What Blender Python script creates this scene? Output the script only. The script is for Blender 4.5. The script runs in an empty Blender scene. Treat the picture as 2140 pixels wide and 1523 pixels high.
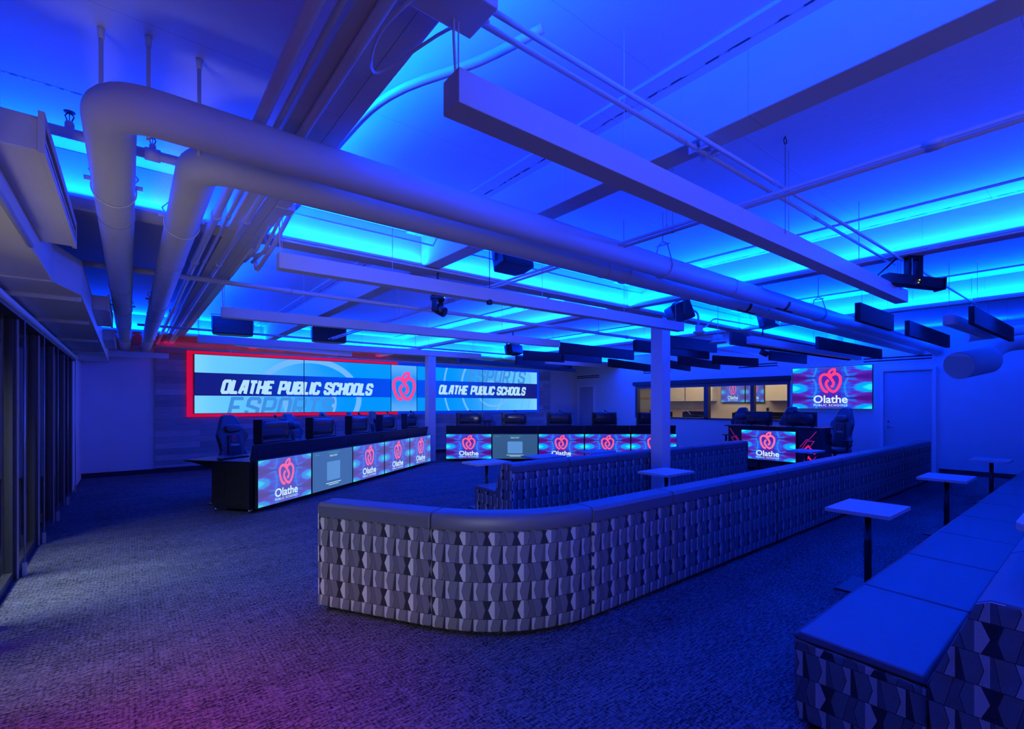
import bpy, math, random
from mathutils import Vector, Matrix
PI = math.pi
random.seed(7)
S = bpy.context.scene
COL = S.collection

# ---------------------------------------------------------------- camera
EYE, F_PX, CX, HZ, YAW = 1.55, 1006.0, 1070.0, 844.0, math.radians(38.49)
cam_d = bpy.data.cameras.new('camera')
cam_d.sensor_width = 36; cam_d.lens = F_PX / 2140 * 36
cam_d.shift_y = (HZ - 761.5) / 2140
cam_d.clip_start = 0.02; cam_d.clip_end = 100
cam = bpy.data.objects.new('camera', cam_d); COL.objects.link(cam)
cam.location = (0, 0, EYE); cam.rotation_euler = (PI / 2, 0, -YAW)
S.camera = cam
FW = (math.sin(YAW), math.cos(YAW)); RT = (math.cos(YAW), -math.sin(YAW))

# ---------------------------------------------------------------- world, view
w = bpy.data.worlds.new('night'); S.world = w; w.use_nodes = True
w.node_tree.nodes['Background'].inputs[0].default_value = (0.10, 0.12, 0.2, 1)
w.node_tree.nodes['Background'].inputs[1].default_value = 0.05
S.view_settings.view_transform = 'Standard'; S.view_settings.look = 'None'
S.view_settings.gamma = 1; S.view_settings.use_curve_mapping = False
S.view_settings.exposure = 0.0
S.cycles.max_bounces = 7; S.cycles.diffuse_bounces = 3; S.cycles.adaptive_threshold = 0.03
S.cycles.sample_clamp_indirect = 6
S.cycles.caustics_reflective = False; S.cycles.caustics_refractive = False

# ---------------------------------------------------------------- room constants
ZC, ZB = 3.25, 2.92            # ceiling, underside of the beams
XL, XR, YB = -0.80, 14.27, 13.40
BLUE = (0.0, 0.034, 1.0); DEEP = (0.004, 0.022, 1.0)

def area(name, loc, aim, sx, sy, power, color, spread=180, up=(0, 0, 1)):
    d = bpy.data.lights.new(name, 'AREA'); d.shape = 'RECTANGLE'; d.size = sx; d.size_y = sy
    d.energy = power; d.color = color; d.spread = math.radians(spread)
    o = bpy.data.objects.new(name, d); COL.objects.link(o)
    z = -Vector(aim).normalized()
    x = Vector(up).cross(z)
    if x.length < 1e-3: x = Vector((1, 0, 0))
    x.normalize(); y = z.cross(x)
    m = Matrix((x, y, z)).transposed().to_4x4(); m.translation = Vector(loc)
    o.matrix_world = m
    return o

def strip_x(x0, x1, y, z, wpm, col, tilt=0.35):      # LED tape along x lying on a ledge, facing up
    area('led_tape_light', ((x0 + x1) / 2, y, z), (0, -tilt, 1), x1 - x0, 0.03, wpm * (x1 - x0), col, up=(0, 1, 0))

def strip_y(y0, y1, x, z, wpm, col, tilt=0.35):      # along y
    area('led_tape_light', (x, (y0 + y1) / 2, z), (-tilt, 0, 1), 0.03, y1 - y0, wpm * (y1 - y0), col, up=(0, 1, 0))

# cove tapes on the beams
K = 14.2
strip_x(0.9, 14.2, 4.31, 2.945, 5.5 * K, BLUE)
strip_x(-0.7, 0.45, 4.31, 2.945, 3.5 * K, BLUE)
strip_x(-0.7, 14.2, 11.55, 2.945, 6.0 * K, BLUE)
strip_x(0.9, 14.2, -2.75, 2.945, 4.5 * K, DEEP, -0.35)
strip_y(-2.5, 4.2, 0.835, 2.945, 4.2 * K, BLUE, -0.35)
strip_y(4.7, 11.5, 0.835, 2.945, 1.8 * K, BLUE, -0.35)
strip_y(-2.5, 4.2, 5.52, 2.945, 4.2 * K, BLUE)
strip_y(4.7, 11.5, 5.52, 2.945, 5.0 * K, BLUE)
strip_y(-2.5, 4.2, 8.79, 2.945, 6.5 * K, BLUE)
strip_y(4.7, 11.5, 8.79, 2.945, 6.0 * K, BLUE)
strip_y(-2.5, 11.5, 13.6, 2.945, 2.6 * K, BLUE)
area('red_led_tape_light', (3.2, 13.24, 2.80), (0, -0.45, 1), 5.6, 0.03, 4.5, (1.0, 0.0, 0.05), up=(0, 1, 0))
# added red lamp overhead, just out of view, that tints the near carpet
area('red_floor_fill', (-0.1, 1.7, 2.75), (0.0, 0.34, -1.0), 0.5, 0.15, 15, (1.0, 0.05, 0.20), spread=66)
# pale daylight from the windows at the viewer's side, then three added fills
area('window_and_fill_light', (-1.75, 5.1, 2.1), (1, 0.14, -1.35), 2.6, 0.5, 90, (0.62, 0.76, 1.0), spread=82)
area('window_and_fill_light', (-1.5, -0.6, 1.0), (2.7, 3.7, -0.35), 0.9, 0.9, 9, (0.76, 0.82, 1.0), spread=56)  # added fill from the window side, brightens the front sofa's arm
area('rear_fill_light', (1.6, -3.0, 1.35), (-0.05, 1, 0.12), 4.0, 1.1, 26, (0.42, 0.38, 1.0))  # added unseen lavender lamp behind the viewer, lifts sofa fronts and pipes
area('window_and_fill_light', (-1.05, 1.9, 0.5), (0.38, 1.7, 2.0), 1.2, 0.4, 3.4, (1.0, 0.92, 0.80), spread=64)  # added low up-light for the underside of the duct and pipes

# ---------------------------------------------------------------- materials
MATS = {}
def nodes_of(name):
    m = bpy.data.materials.new(name); m.use_nodes = True
    nt = m.node_tree; b = nt.nodes['Principled BSDF']
    MATS[name] = m
    return m, nt, b

def mat(name, col, rough=0.6, metal=0.0, noise=0.0, nscale=20, bump=0.0, bscale=60, emit=None, estr=1.0, spec=0.5):
    if name in MATS: return MATS[name]
    m, nt, b = nodes_of(name)
    b.inputs['Base Color'].default_value = (*col, 1); b.inputs['Roughness'].default_value = rough
    b.inputs['Metallic'].default_value = metal; b.inputs['Specular IOR Level'].default_value = spec
    tc = nt.nodes.new('ShaderNodeTexCoord')
    if noise:
        n = nt.nodes.new('ShaderNodeTexNoise'); n.inputs['Scale'].default_value = nscale; n.inputs['Detail'].default_value = 5
        r = nt.nodes.new('ShaderNodeMapRange'); r.inputs['To Min'].default_value = 1 - noise; r.inputs['To Max'].default_value = 1 + noise * 0.6
        mx = nt.nodes.new('ShaderNodeMix'); mx.data_type = 'RGBA'; mx.blend_type = 'MULTIPLY'; mx.inputs['Factor'].default_value = 1
        mx.inputs['A'].default_value = (*col, 1)
        nt.links.new(tc.outputs['Object'], n.inputs['Vector']); nt.links.new(n.outputs['Fac'], r.inputs['Value'])
        nt.links.new(r.outputs['Result'], mx.inputs['B']); nt.links.new(mx.outputs['Result'], b.inputs['Base Color'])
    if bump:
        n = nt.nodes.new('ShaderNodeTexNoise'); n.inputs['Scale'].default_value = bscale; n.inputs['Detail'].default_value = 6
        bp = nt.nodes.new('ShaderNodeBump'); bp.inputs['Strength'].default_value = bump; bp.inputs['Distance'].default_value = 0.01
        nt.links.new(tc.outputs['Object'], n.inputs['Vector']); nt.links.new(n.outputs['Fac'], bp.inputs['Height'])
        nt.links.new(bp.outputs['Normal'], b.inputs['Normal'])
    if emit:
        b.inputs['Emission Color'].default_value = (*emit, 1); b.inputs['Emission Strength'].default_value = estr
    return m

class G:
    """small expression helper over shader math nodes"""
    def __init__(s, nt): s.nt = nt
    def _in(s, sock, v):
        if isinstance(v, (int, float)): sock.default_value = v
        else: s.nt.links.new(v, sock)
    def m(s, op, a, b=None, c=None, clamp=False):
        n = s.nt.nodes.new('ShaderNodeMath'); n.operation = op; n.use_clamp = clamp
        s._in(n.inputs[0], a)
        if b is not None: s._in(n.inputs[1], b)
        if c is not None: s._in(n.inputs[2], c)
        return n.outputs[0]
    def add(s, a, b): return s.m('ADD', a, b)
    def sub(s, a, b): return s.m('SUBTRACT', a, b)
    def mul(s, a, b): return s.m('MULTIPLY', a, b)
    def lt(s, a, b): return s.m('LESS_THAN', a, b)
    def gt(s, a, b): return s.m('GREATER_THAN', a, b)
    def fr(s, a): return s.m('FRACT', a)
    def ab(s, a): return s.m('ABSOLUTE', a)
    def mix(s, f, a, b):          # scalars
        return s.add(s.mul(a, s.sub(1.0, f)), s.mul(b, f))
    def col(s, f, ca, cb):        # colours (tuple or socket)
        n = s.nt.nodes.new('ShaderNodeMix'); n.data_type = 'RGBA'
        s._in(n.inputs['Factor'], f)
        for k, v in (('A', ca), ('B', cb)):
            if isinstance(v, tuple): n.inputs[k].default_value = (*v, 1)
            else: s.nt.links.new(v, n.inputs[k])
        return n.outputs['Result']
    def smooth(s, v, a, b):
        n = s.nt.nodes.new('ShaderNodeMapRange'); n.interpolation_type = 'SMOOTHSTEP'
        s._in(n.inputs['Value'], v); s._in(n.inputs['From Min'], a); s._in(n.inputs['From Max'], b)
        return n.outputs['Result']
    def xy(s, out='UV'):
        tc = s.nt.nodes.new('ShaderNodeTexCoord'); sp = s.nt.nodes.new('ShaderNodeSeparateXYZ')
        s.nt.links.new(tc.outputs[out], sp.inputs[0]); return sp.outputs
    def noise(s, vec, scale, detail=3, dim=None):
        n = s.nt.nodes.new('ShaderNodeTexNoise'); n.inputs['Scale'].default_value = scale; n.inputs['Detail'].default_value = detail
        if vec is not None: s.nt.links.new(vec, n.inputs['Vector'])
        return n.outputs['Fac']
    def vec(s, x, y, z=0.0):
        n = s.nt.nodes.new('ShaderNodeCombineXYZ')
        for i, v in enumerate((x, y, z)): s._in(n.inputs[i], v)
        return n.outputs[0]

def carpet():
    m, nt, b = nodes_of('carpet'); g = G(nt)
    x, y, z = g.xy('Object')
    # loops in short dashes running with the room, plank by plank
    dash = g.noise(g.vec(g.mul(x, 14), g.mul(y, 90)), 1.0, 3)
    dash2 = g.noise(g.vec(g.mul(x, 60), g.mul(y, 60)), 1.0, 2)
    big = g.noise(g.vec(x, g.mul(y, 3)), 1.4, 4)
    rib = g.smooth(g.ab(g.sub(g.fr(g.mul(x, 42)), 0.5)), 0.25, 0.5)
    v = g.add(g.mul(g.smooth(dash, 0.35, 0.7), 0.75), g.mul(g.smooth(dash2, 0.35, 0.65), 0.6))
    v = g.sub(v, g.mul(rib, 0.18)); v = g.add(v, g.mul(g.sub(big, 0.5), 0.7))
    v = g.m('MAXIMUM', v, 0.0, clamp=True)
    nt.links.new(g.col(v, (0.014, 0.014, 0.018), (0.15, 0.15, 0.17)), b.inputs['Base Color'])
    b.inputs['Roughness'].default_value = 0.95; b.inputs['Specular IOR Level'].default_value = 0.1
    bp = nt.nodes.new('ShaderNodeBump'); bp.inputs['Strength'].default_value = 0.7; bp.inputs['Distance'].default_value = 0.012
    nt.links.new(v, bp.inputs['Height']); nt.links.new(bp.outputs['Normal'], b.inputs['Normal'])
    return m

def fabric():
    """upholstery: rows of kinked tiles, some pale, some hatched, some dark (UV in metres)"""
    m, nt, b = nodes_of('tile_pattern_fabric'); g = G(nt)
    u, v, _ = g.xy('UV')
    row = g.m('DIVIDE', v, 0.122); fv = g.fr(row); odd = g.gt(g.fr(g.mul(row, 0.5)), 0.5)
    tent = g.mul(g.ab(g.sub(fv, 0.5)), 2.0)          # 0 mid row, 1 at the seams
    p = g.fr(g.m('DIVIDE', u, 0.195))
    # row B : wide cells
    xl = g.mul(tent, 0.13)
    B = 0.045
    def step(base, edge, val):                        # value right of an edge
        return g.mix(g.gt(p, edge), base, val)
    vb = step(0.016, xl, 0.44)
    vb = step(vb, 0.22, 0.14)
    z1 = g.sub(0.44, g.mul(tent, 0.09)); vb = step(vb, z1, 0.10)
    z2 = g.add(0.52, g.mul(g.sub(1.0, fv), 0.14)); vb = step(vb, z2, 0.13)
    z3 = g.sub(0.90, g.mul(tent, 0.09)); vb = step(vb, z3, 0.016)
    # row A : two narrow cells
    q = g.fr(g.mul(p, 2.0)); first = g.lt(p, 0.5)
    zl = g.add(0.17, g.mul(tent, 0.17)); zr = g.add(0.70, g.mul(fv, 0.20))
    va = g.mix(g.gt(q, zl), 0.40, 0.14)
    va = g.mix(g.gt(q, zr), va, g.mix(first, 0.09, 0.02))
    val = g.mix(odd, va, vb)
    # outlines
    def line(coord, edge, wd): return g.lt(g.ab(g.sub(coord, edge)), wd)
    ln = g.m('MAXIMUM', line(p, z1, 0.008), g.m('MAXIMUM', line(p, z2, 0.006), line(p, z3, 0.006)))
    ln = g.mul(ln, odd)
    lna = g.mul(g.m('MAXIMUM', line(q, zl, 0.014), line(q, zr, 0.010)), g.sub(1.0, odd))
    ln = g.m('MAXIMUM', g.m('MAXIMUM', ln, lna), g.gt(tent, 0.975))
    # hatching threads
    h = g.m('SINE', g.mul(g.add(g.mul(u, 1.0), g.mul(v, 1.25)), 1050.0))
    h2 = g.m('SINE', g.mul(v, 1700.0))
    pale = g.gt(val, 0.4)
    hat = g.mix(pale, g.add(1.0, g.mul(h, 0.45)), g.add(1.0, g.mul(h2, 0.15)))
    nz = g.noise(g.vec(g.mul(u, 60), g.mul(v, 600)), 1.0, 2)
    val = g.mul(val, g.mul(hat, g.add(0.7, g.mul(nz, 0.6))))
    val = g.mix(ln, val, 0.02)
    nt.links.new(g.col(g.m('MULTIPLY', val, 1.0, clamp=True), (0.010, 0.010, 0.014), (0.95, 0.93, 1.0)), b.inputs['Base Color'])
    b.inputs['Roughness'].default_value = 0.85; b.inputs['Specular IOR Level'].default_value = 0.15
    bp = nt.nodes.new('ShaderNodeBump'); bp.inputs['Strength'].default_value = 0.5; bp.inputs['Distance'].default_value = 0.003
    nt.links.new(g.sub(hat, g.mul(ln, 2.0)), bp.inputs['Height']); nt.links.new(bp.outputs['Normal'], b.inputs['Normal'])
    return m

def planks():
    m, nt, b = nodes_of('wood_planks'); g = G(nt)
    x, y, z = g.xy('Object')
    br = nt.nodes.new('ShaderNodeTexBrick'); br.offset = 0.37; br.offset_frequency = 2
    nt.links.new(g.vec(x, z), br.inputs['Vector'])
    br.inputs['Scale'].default_value = 1.0; br.inputs['Brick Width'].default_value = 1.35; br.inputs['Row Height'].default_value = 0.135
    br.inputs['Mortar Size'].default_value = 0.002; br.inputs['Bias'].default_value = 0.0
    br.inputs['Color1'].default_value = (0.30, 0.27, 0.25, 1); br.inputs['Color2'].default_value = (0.62, 0.57, 0.54, 1); br.inputs['Mortar'].default_value = (0.12, 0.11, 0.10, 1)
    gr = g.noise(g.vec(g.mul(x, 3), g.mul(z, 40)), 1.0, 6)
    f = g.add(0.55, g.mul(gr, 0.9))
    mx = nt.nodes.new('ShaderNodeMix'); mx.data_type = 'RGBA'; mx.blend_type = 'MULTIPLY'; mx.inputs['Factor'].default_value = 1
    nt.links.new(br.outputs['Color'], mx.inputs['A']); nt.links.new(f, mx.inputs['B'])
    nt.links.new(mx.outputs['Result'], b.inputs['Base Color']); b.inputs['Roughness'].default_value = 0.55
    return m

def kaleido(name, gain=1.0, wash=0.0):
    """the blue and violet mirrored pattern behind the apple"""
    m, nt, b = nodes_of(name); g = G(nt)
    u, v, _ = g.xy('UV')
    x = g.mul(g.ab(g.sub(u, 0.5)), 2.0)
    yy = g.m('PINGPONG', v, 0.5); d = g.ab(g.mul(g.sub(yy, 0.25), 4.0))
    n1 = g.noise(g.vec(g.mul(x, 1.6), g.add(g.mul(d, 5.0), g.mul(x, 2.0))), 1.5, 3)
    n2 = g.noise(g.vec(g.mul(x, 2.5), g.sub(g.mul(d, 9.0), g.mul(x, 4.0)), 3.0), 1.0, 2)
    n3 = g.noise(g.vec(g.mul(x, 6), g.mul(d, 3), 7.0), 1.0, 3)
    def ell(cx, cd, rx, rd, sl=0.0):
        dx = g.sub(x, cx); dy = g.sub(g.sub(d, cd), g.mul(dx, sl))
        e = g.add(g.m('POWER', g.m('DIVIDE', dx, rx), 2.0), g.m('POWER', g.m('DIVIDE', dy, rd), 2.0))
        return g.sub(1.0, g.smooth(g.add(e, g.mul(g.sub(n3, 0.5), 1.2)), 0.5, 1.25))
    c = g.col(g.smooth(n1, 0.38, 0.62), (0.03, 0.03, 0.62), (0.0, 0.16, 0.95))
    c = g.col(g.mul(g.smooth(n2, 0.50, 0.62), g.smooth(x, 0.25, 0.5)), c, (0.10, 0.05, 0.80))
    c = g.col(ell(1.0, 1.0, 0.44, 0.50), c, (0.0, 0.40, 1.0))
    c = g.col(ell(1.05, 1.0, 0.26, 0.30), c, (0.02, 0.85, 1.0))
    c = g.col(g.mul(g.sub(1.0, g.smooth(g.ab(g.sub(x, g.add(0.36, g.mul(g.m('POWER', g.sub(1.0, d), 2.0), 0.10)))), 0.0, 0.05)), 0.6), c, (0.02, 0.35, 1.0))
    c = g.col(g.mul(ell(0.58, 0.45, 0.17, 0.13, 0.5), 0.85), c, (0.13, 0.006, 0.36))
    c = g.col(g.mul(ell(0.84, 0.30, 0.26, 0.20, 0.6), 0.9), c, (0.11, 0.006, 0.34))
    wd = g.add(0.09, g.mul(g.m('POWER', g.smooth(x, 0.35, 1.05), 1.5), 0.42))
    c = g.col(g.mul(g.sub(1.0, g.smooth(d, g.mul(wd, 0.35), wd)), g.smooth(x, 0.30, 0.45)), c, (0.06, 0.004, 0.20))
    core = g.mul(g.sub(1.0, g.smooth(x, 0.25, 0.30)), g.sub(0.95, g.mul(g.smooth(d, 0.35, 0.9), 0.35)))
    c = g.col(core, c, g.col(g.smooth(n3, 0.4, 0.6), (0.10, 0.006, 0.32), (0.05, 0.02, 0.50)))
    if wash: c = g.col(wash, c, (0.25, 0.32, 0.95))
    nt.links.new(c, b.inputs['Emission Color']); b.inputs['Emission Strength'].default_value = gain
    b.inputs['Base Color'].default_value = (0.01, 0.01, 0.015, 1); b.inputs['Roughness'].default_value = 0.3
    return m

def banner(name, flip, mode):
    """the video wall picture: pale blue with a dark banner; UV.x runs over the two panels together"""
    m, nt, b = nodes_of(name); g = G(nt)
    u, v, _ = g.xy('UV')
    t = g.sub(1.0, u) if flip else u
    n = g.noise(g.vec(g.mul(u, 3), g.mul(v, 1.2)), 1.3, 2)
    if mode == 'mid':
        c = g.col(g.smooth(g.ab(g.sub(v, 0.5)), 0.1, 0.5), (0.0, 0.25, 0.95), (0.10, 0.42, 0.97))
    else:
        c = g.col(g.smooth(g.add(t, g.mul(g.sub(n, 0.5), 0.25)), 0.0, 0.75), (0.14, 0.60, 1.0), (0.0, 0.30, 1.0))
        c = g.col(g.mul(g.sub(1.0, g.smooth(t, 0.0, 0.10)), 0.5), c, (0.25, 0.72, 1.0))
    band = g.mul(g.gt(v, 0.30), g.lt(v, 0.693))
    bc = g.col(g.smooth(t, 0.02, 0.95), (0.004, 0.008, 0.17), (0.0, 0.07, 0.80)) if mode != 'mid' else None
    if bc is not None: c = g.col(band, c, bc)
    nt.links.new(c, b.inputs['Emission Color']); b.inputs['Emission Strength'].default_value = 1.0
    b.inputs['Base Color'].default_value = (0.01, 0.01, 0.015, 1); b.inputs['Roughness'].default_value = 0.3
    return m

def ceiling_paint():
    m, nt, b = nodes_of('painted_concrete'); g = G(nt)
    x, y, z = g.xy('Object')
    n = g.noise(None, 1.3, 6); fine = g.noise(g.vec(g.mul(x, 1), g.mul(y, 1), z), 18, 5)
    f = g.add(0.80, g.mul(n, 0.10))
    wob = g.mul(g.sub(g.noise(g.vec(x, y), 5, 2), 0.5), 0.02)
    jy = g.lt(g.ab(g.sub(g.fr(g.m('DIVIDE', g.add(g.add(y, 0.35), wob), 1.22)), 0.5)), 0.0022)   # sheet joints
    f = g.mul(f, g.sub(1.0, g.mul(jy, 0.22)))
    nt.links.new(g.col(f, (0, 0, 0), (0.95, 0.95, 0.95)), b.inputs['Base Color'])
    b.inputs['Roughness'].default_value = 0.7
    bp = nt.nodes.new('ShaderNodeBump'); bp.inputs['Strength'].default_value = 0.25; bp.inputs['Distance'].default_value = 0.01
    nt.links.new(fine, bp.inputs['Height']); nt.links.new(bp.outputs['Normal'], b.inputs['Normal'])
    return m

def crack():
    m, nt, b = nodes_of('open_joint'); g = G(nt)
    x, y, z = g.xy('Object')
    n = g.noise(g.vec(g.mul(x, 20), g.mul(y, 9)), 1.0, 4)
    nt.links.new(g.col(g.smooth(n, 0.47, 0.53), (0.62, 0.62, 0.64), (0.03, 0.03, 0.04)), b.inputs['Base Color'])
    return m

def glass(name, tint, refl=0.12, rough=0.0):
    m = bpy.data.materials.new(name); m.use_nodes = True; nt = m.node_tree; MATS[name] = m
    for n in list(nt.nodes):
        if n.type != 'OUTPUT_MATERIAL': nt.nodes.remove(n)
    out = [n for n in nt.nodes if n.type == 'OUTPUT_MATERIAL'][0]
    tr = nt.nodes.new('ShaderNodeBsdfTransparent'); tr.inputs[0].default_value = (*tint, 1)
    gl = nt.nodes.new('ShaderNodeBsdfGlossy'); gl.inputs['Roughness'].default_value = rough
    lw = nt.nodes.new('ShaderNodeLayerWeight'); lw.inputs[0].default_value = 0.5
    fr = nt.nodes.new('ShaderNodeMath'); fr.operation = 'POWER'; fr.inputs[1].default_value = 4.0; nt.links.new(lw.outputs['Facing'], fr.inputs[0])
    mx = nt.nodes.new('ShaderNodeMixShader')
    ad = nt.nodes.new('ShaderNodeMath'); ad.operation = 'MULTIPLY_ADD'; ad.inputs[1].default_value = 0.6; ad.inputs[2].default_value = refl; ad.use_clamp = True
    nt.links.new(fr.outputs[0], ad.inputs[0]); nt.links.new(ad.outputs[0], mx.inputs[0])
    nt.links.new(tr.outputs[0], mx.inputs[1]); nt.links.new(gl.outputs[0], mx.inputs[2]); nt.links.new(mx.outputs[0], out.inputs[0])
    return m

M_CARPET = carpet(); M_FAB = fabric(); M_WOOD = planks(); M_CEIL = ceiling_paint(); M_CRACK = crack()
M_KAL = kaleido('screen_pattern'); M_KALW = kaleido('screen_pattern_washed', 0.85, 0.30)
M_WALL = mat('painted_wall', (0.86, 0.86, 0.88), 0.65, noise=0.05, nscale=2, bump=0.05, bscale=200)
M_WHITE = mat('white_enamel', (0.80, 0.80, 0.82), 0.42, noise=0.03, nscale=6)
M_PIPE = mat('insulation_wrap', (0.78, 0.78, 0.80), 0.55, noise=0.06, nscale=5, bump=0.25, bscale=9)
M_STEEL = mat('painted_steel_tube', (0.74, 0.74, 0.78), 0.45)
M_SHEET = mat('painted_sheet_metal', (0.72, 0.71, 0.70), 0.5, noise=0.06, nscale=4, bump=0.06, bscale=8)
M_BLACK = mat('black_laminate', (0.012, 0.012, 0.017), 0.5, noise=0.1)
M_BLK2 = mat('black_plastic', (0.018, 0.018, 0.024), 0.32)
M_DARK = mat('dark_felt', (0.04, 0.04, 0.055), 0.95, noise=0.1, nscale=80)
M_LEATH = mat('navy_vinyl', (0.085, 0.085, 0.115), 0.46, noise=0.05, nscale=12, bump=0.12, bscale=14, spec=0.6)
M_CAPV = mat('charcoal_vinyl', (0.10, 0.10, 0.12), 0.45, bump=0.08, bscale=60)
M_TABLE = mat('white_laminate', (0.66, 0.66, 0.68), 0.45)
M_BASE = mat('black_baseboard', (0.012, 0.012, 0.015), 0.6)
M_ALU = mat('dark_aluminium', (0.07, 0.07, 0.08), 0.4, metal=0.6)
M_ALUL = mat('pale_aluminium', (0.45, 0.45, 0.48), 0.4, metal=0.3)
M_CHROME = mat('chrome', (0.7, 0.7, 0.72), 0.2, metal=1.0)
M_HOLE = mat('dark_opening', (0.004, 0.004, 0.006), 0.9)
M_CREAM = mat('cream_laminate', (0.72, 0.62, 0.48), 0.5)
M_TAN = mat('tan_wall', (0.62, 0.52, 0.42), 0.7)
M_GLASSD = glass('tinted_window_glass', (0.75, 0.75, 0.7), 0.01)
M_GLASS = glass('clear_window_glass', (0.86, 0.88, 0.90), 0.03)
M_PINK = mat('logo_pink', (0.02, 0, 0), 0.4, emit=(1.0, 0.055, 0.24), estr=1.0)
M_PINKP = mat('logo_pale_pink', (0.02, 0, 0), 0.4, emit=(1.0, 0.16, 0.42), estr=0.95)
M_TXT = mat('screen_white', (0.02, 0.02, 0.02), 0.4, emit=(0.62, 0.90, 1.0), estr=1.0)
M_TXTB = mat('banner_white', (0.02, 0.02, 0.02), 0.4, emit=(0.42, 0.72, 1.0), estr=1.05)
M_GHOST = mat('banner_ghost_lettering', (0.02, 0.02, 0.02), 0.4, emit=(0.05, 0.27, 0.72), estr=1.0)
M_ARC = mat('banner_pale_arc', (0.02, 0.02, 0.02), 0.4, emit=(0.16, 0.48, 1.0), estr=1.0)
M_QRS = mat('slate_screen', (0.02, 0.02, 0.02), 0.4, emit=(0.030, 0.095, 0.21), estr=1.0)
M_QRS2 = mat('grey_blue_screen', (0.02, 0.02, 0.02), 0.4, emit=(0.05, 0.14, 0.36), estr=1.0)
M_CARD = mat('pale_card', (0.02, 0.02, 0.02), 0.4, emit=(0.10, 0.28, 0.62), estr=1.0)
M_GREEN = mat('screen_green', (0.0, 0.02, 0.0), 0.4, emit=(0.02, 0.38, 0.30), estr=1.0)
M_REDL = mat('red_led_channel', (0.2, 0.0, 0.01), 0.5, emit=(0.66, 0.001, 0.03), estr=0.9)
M_BLUEL = mat('blue_led_channel', (0.0, 0.02, 0.2), 0.5, emit=(0.0, 0.028, 0.75), estr=1.0)
M_REDD = mat('red_panel_art', (0.2, 0.0, 0.02), 0.4, emit=(0.75, 0.01, 0.08), estr=1.0)
M_MAG = mat('magenta_panel_art', (0.15, 0.0, 0.08), 0.4, emit=(0.40, 0.01, 0.22), estr=1.0)
M_RUST = mat('rust_label_band', (0.22, 0.05, 0.02), 0.7)
M_TINY = mat('indicator_light', (0, 0.1, 0), 0.4, emit=(0.15, 0.8, 0.1), estr=1.0)
M_YEL = mat('indicator_yellow', (0.1, 0.1, 0), 0.4, emit=(0.8, 0.8, 0.15), estr=1.2)

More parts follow.
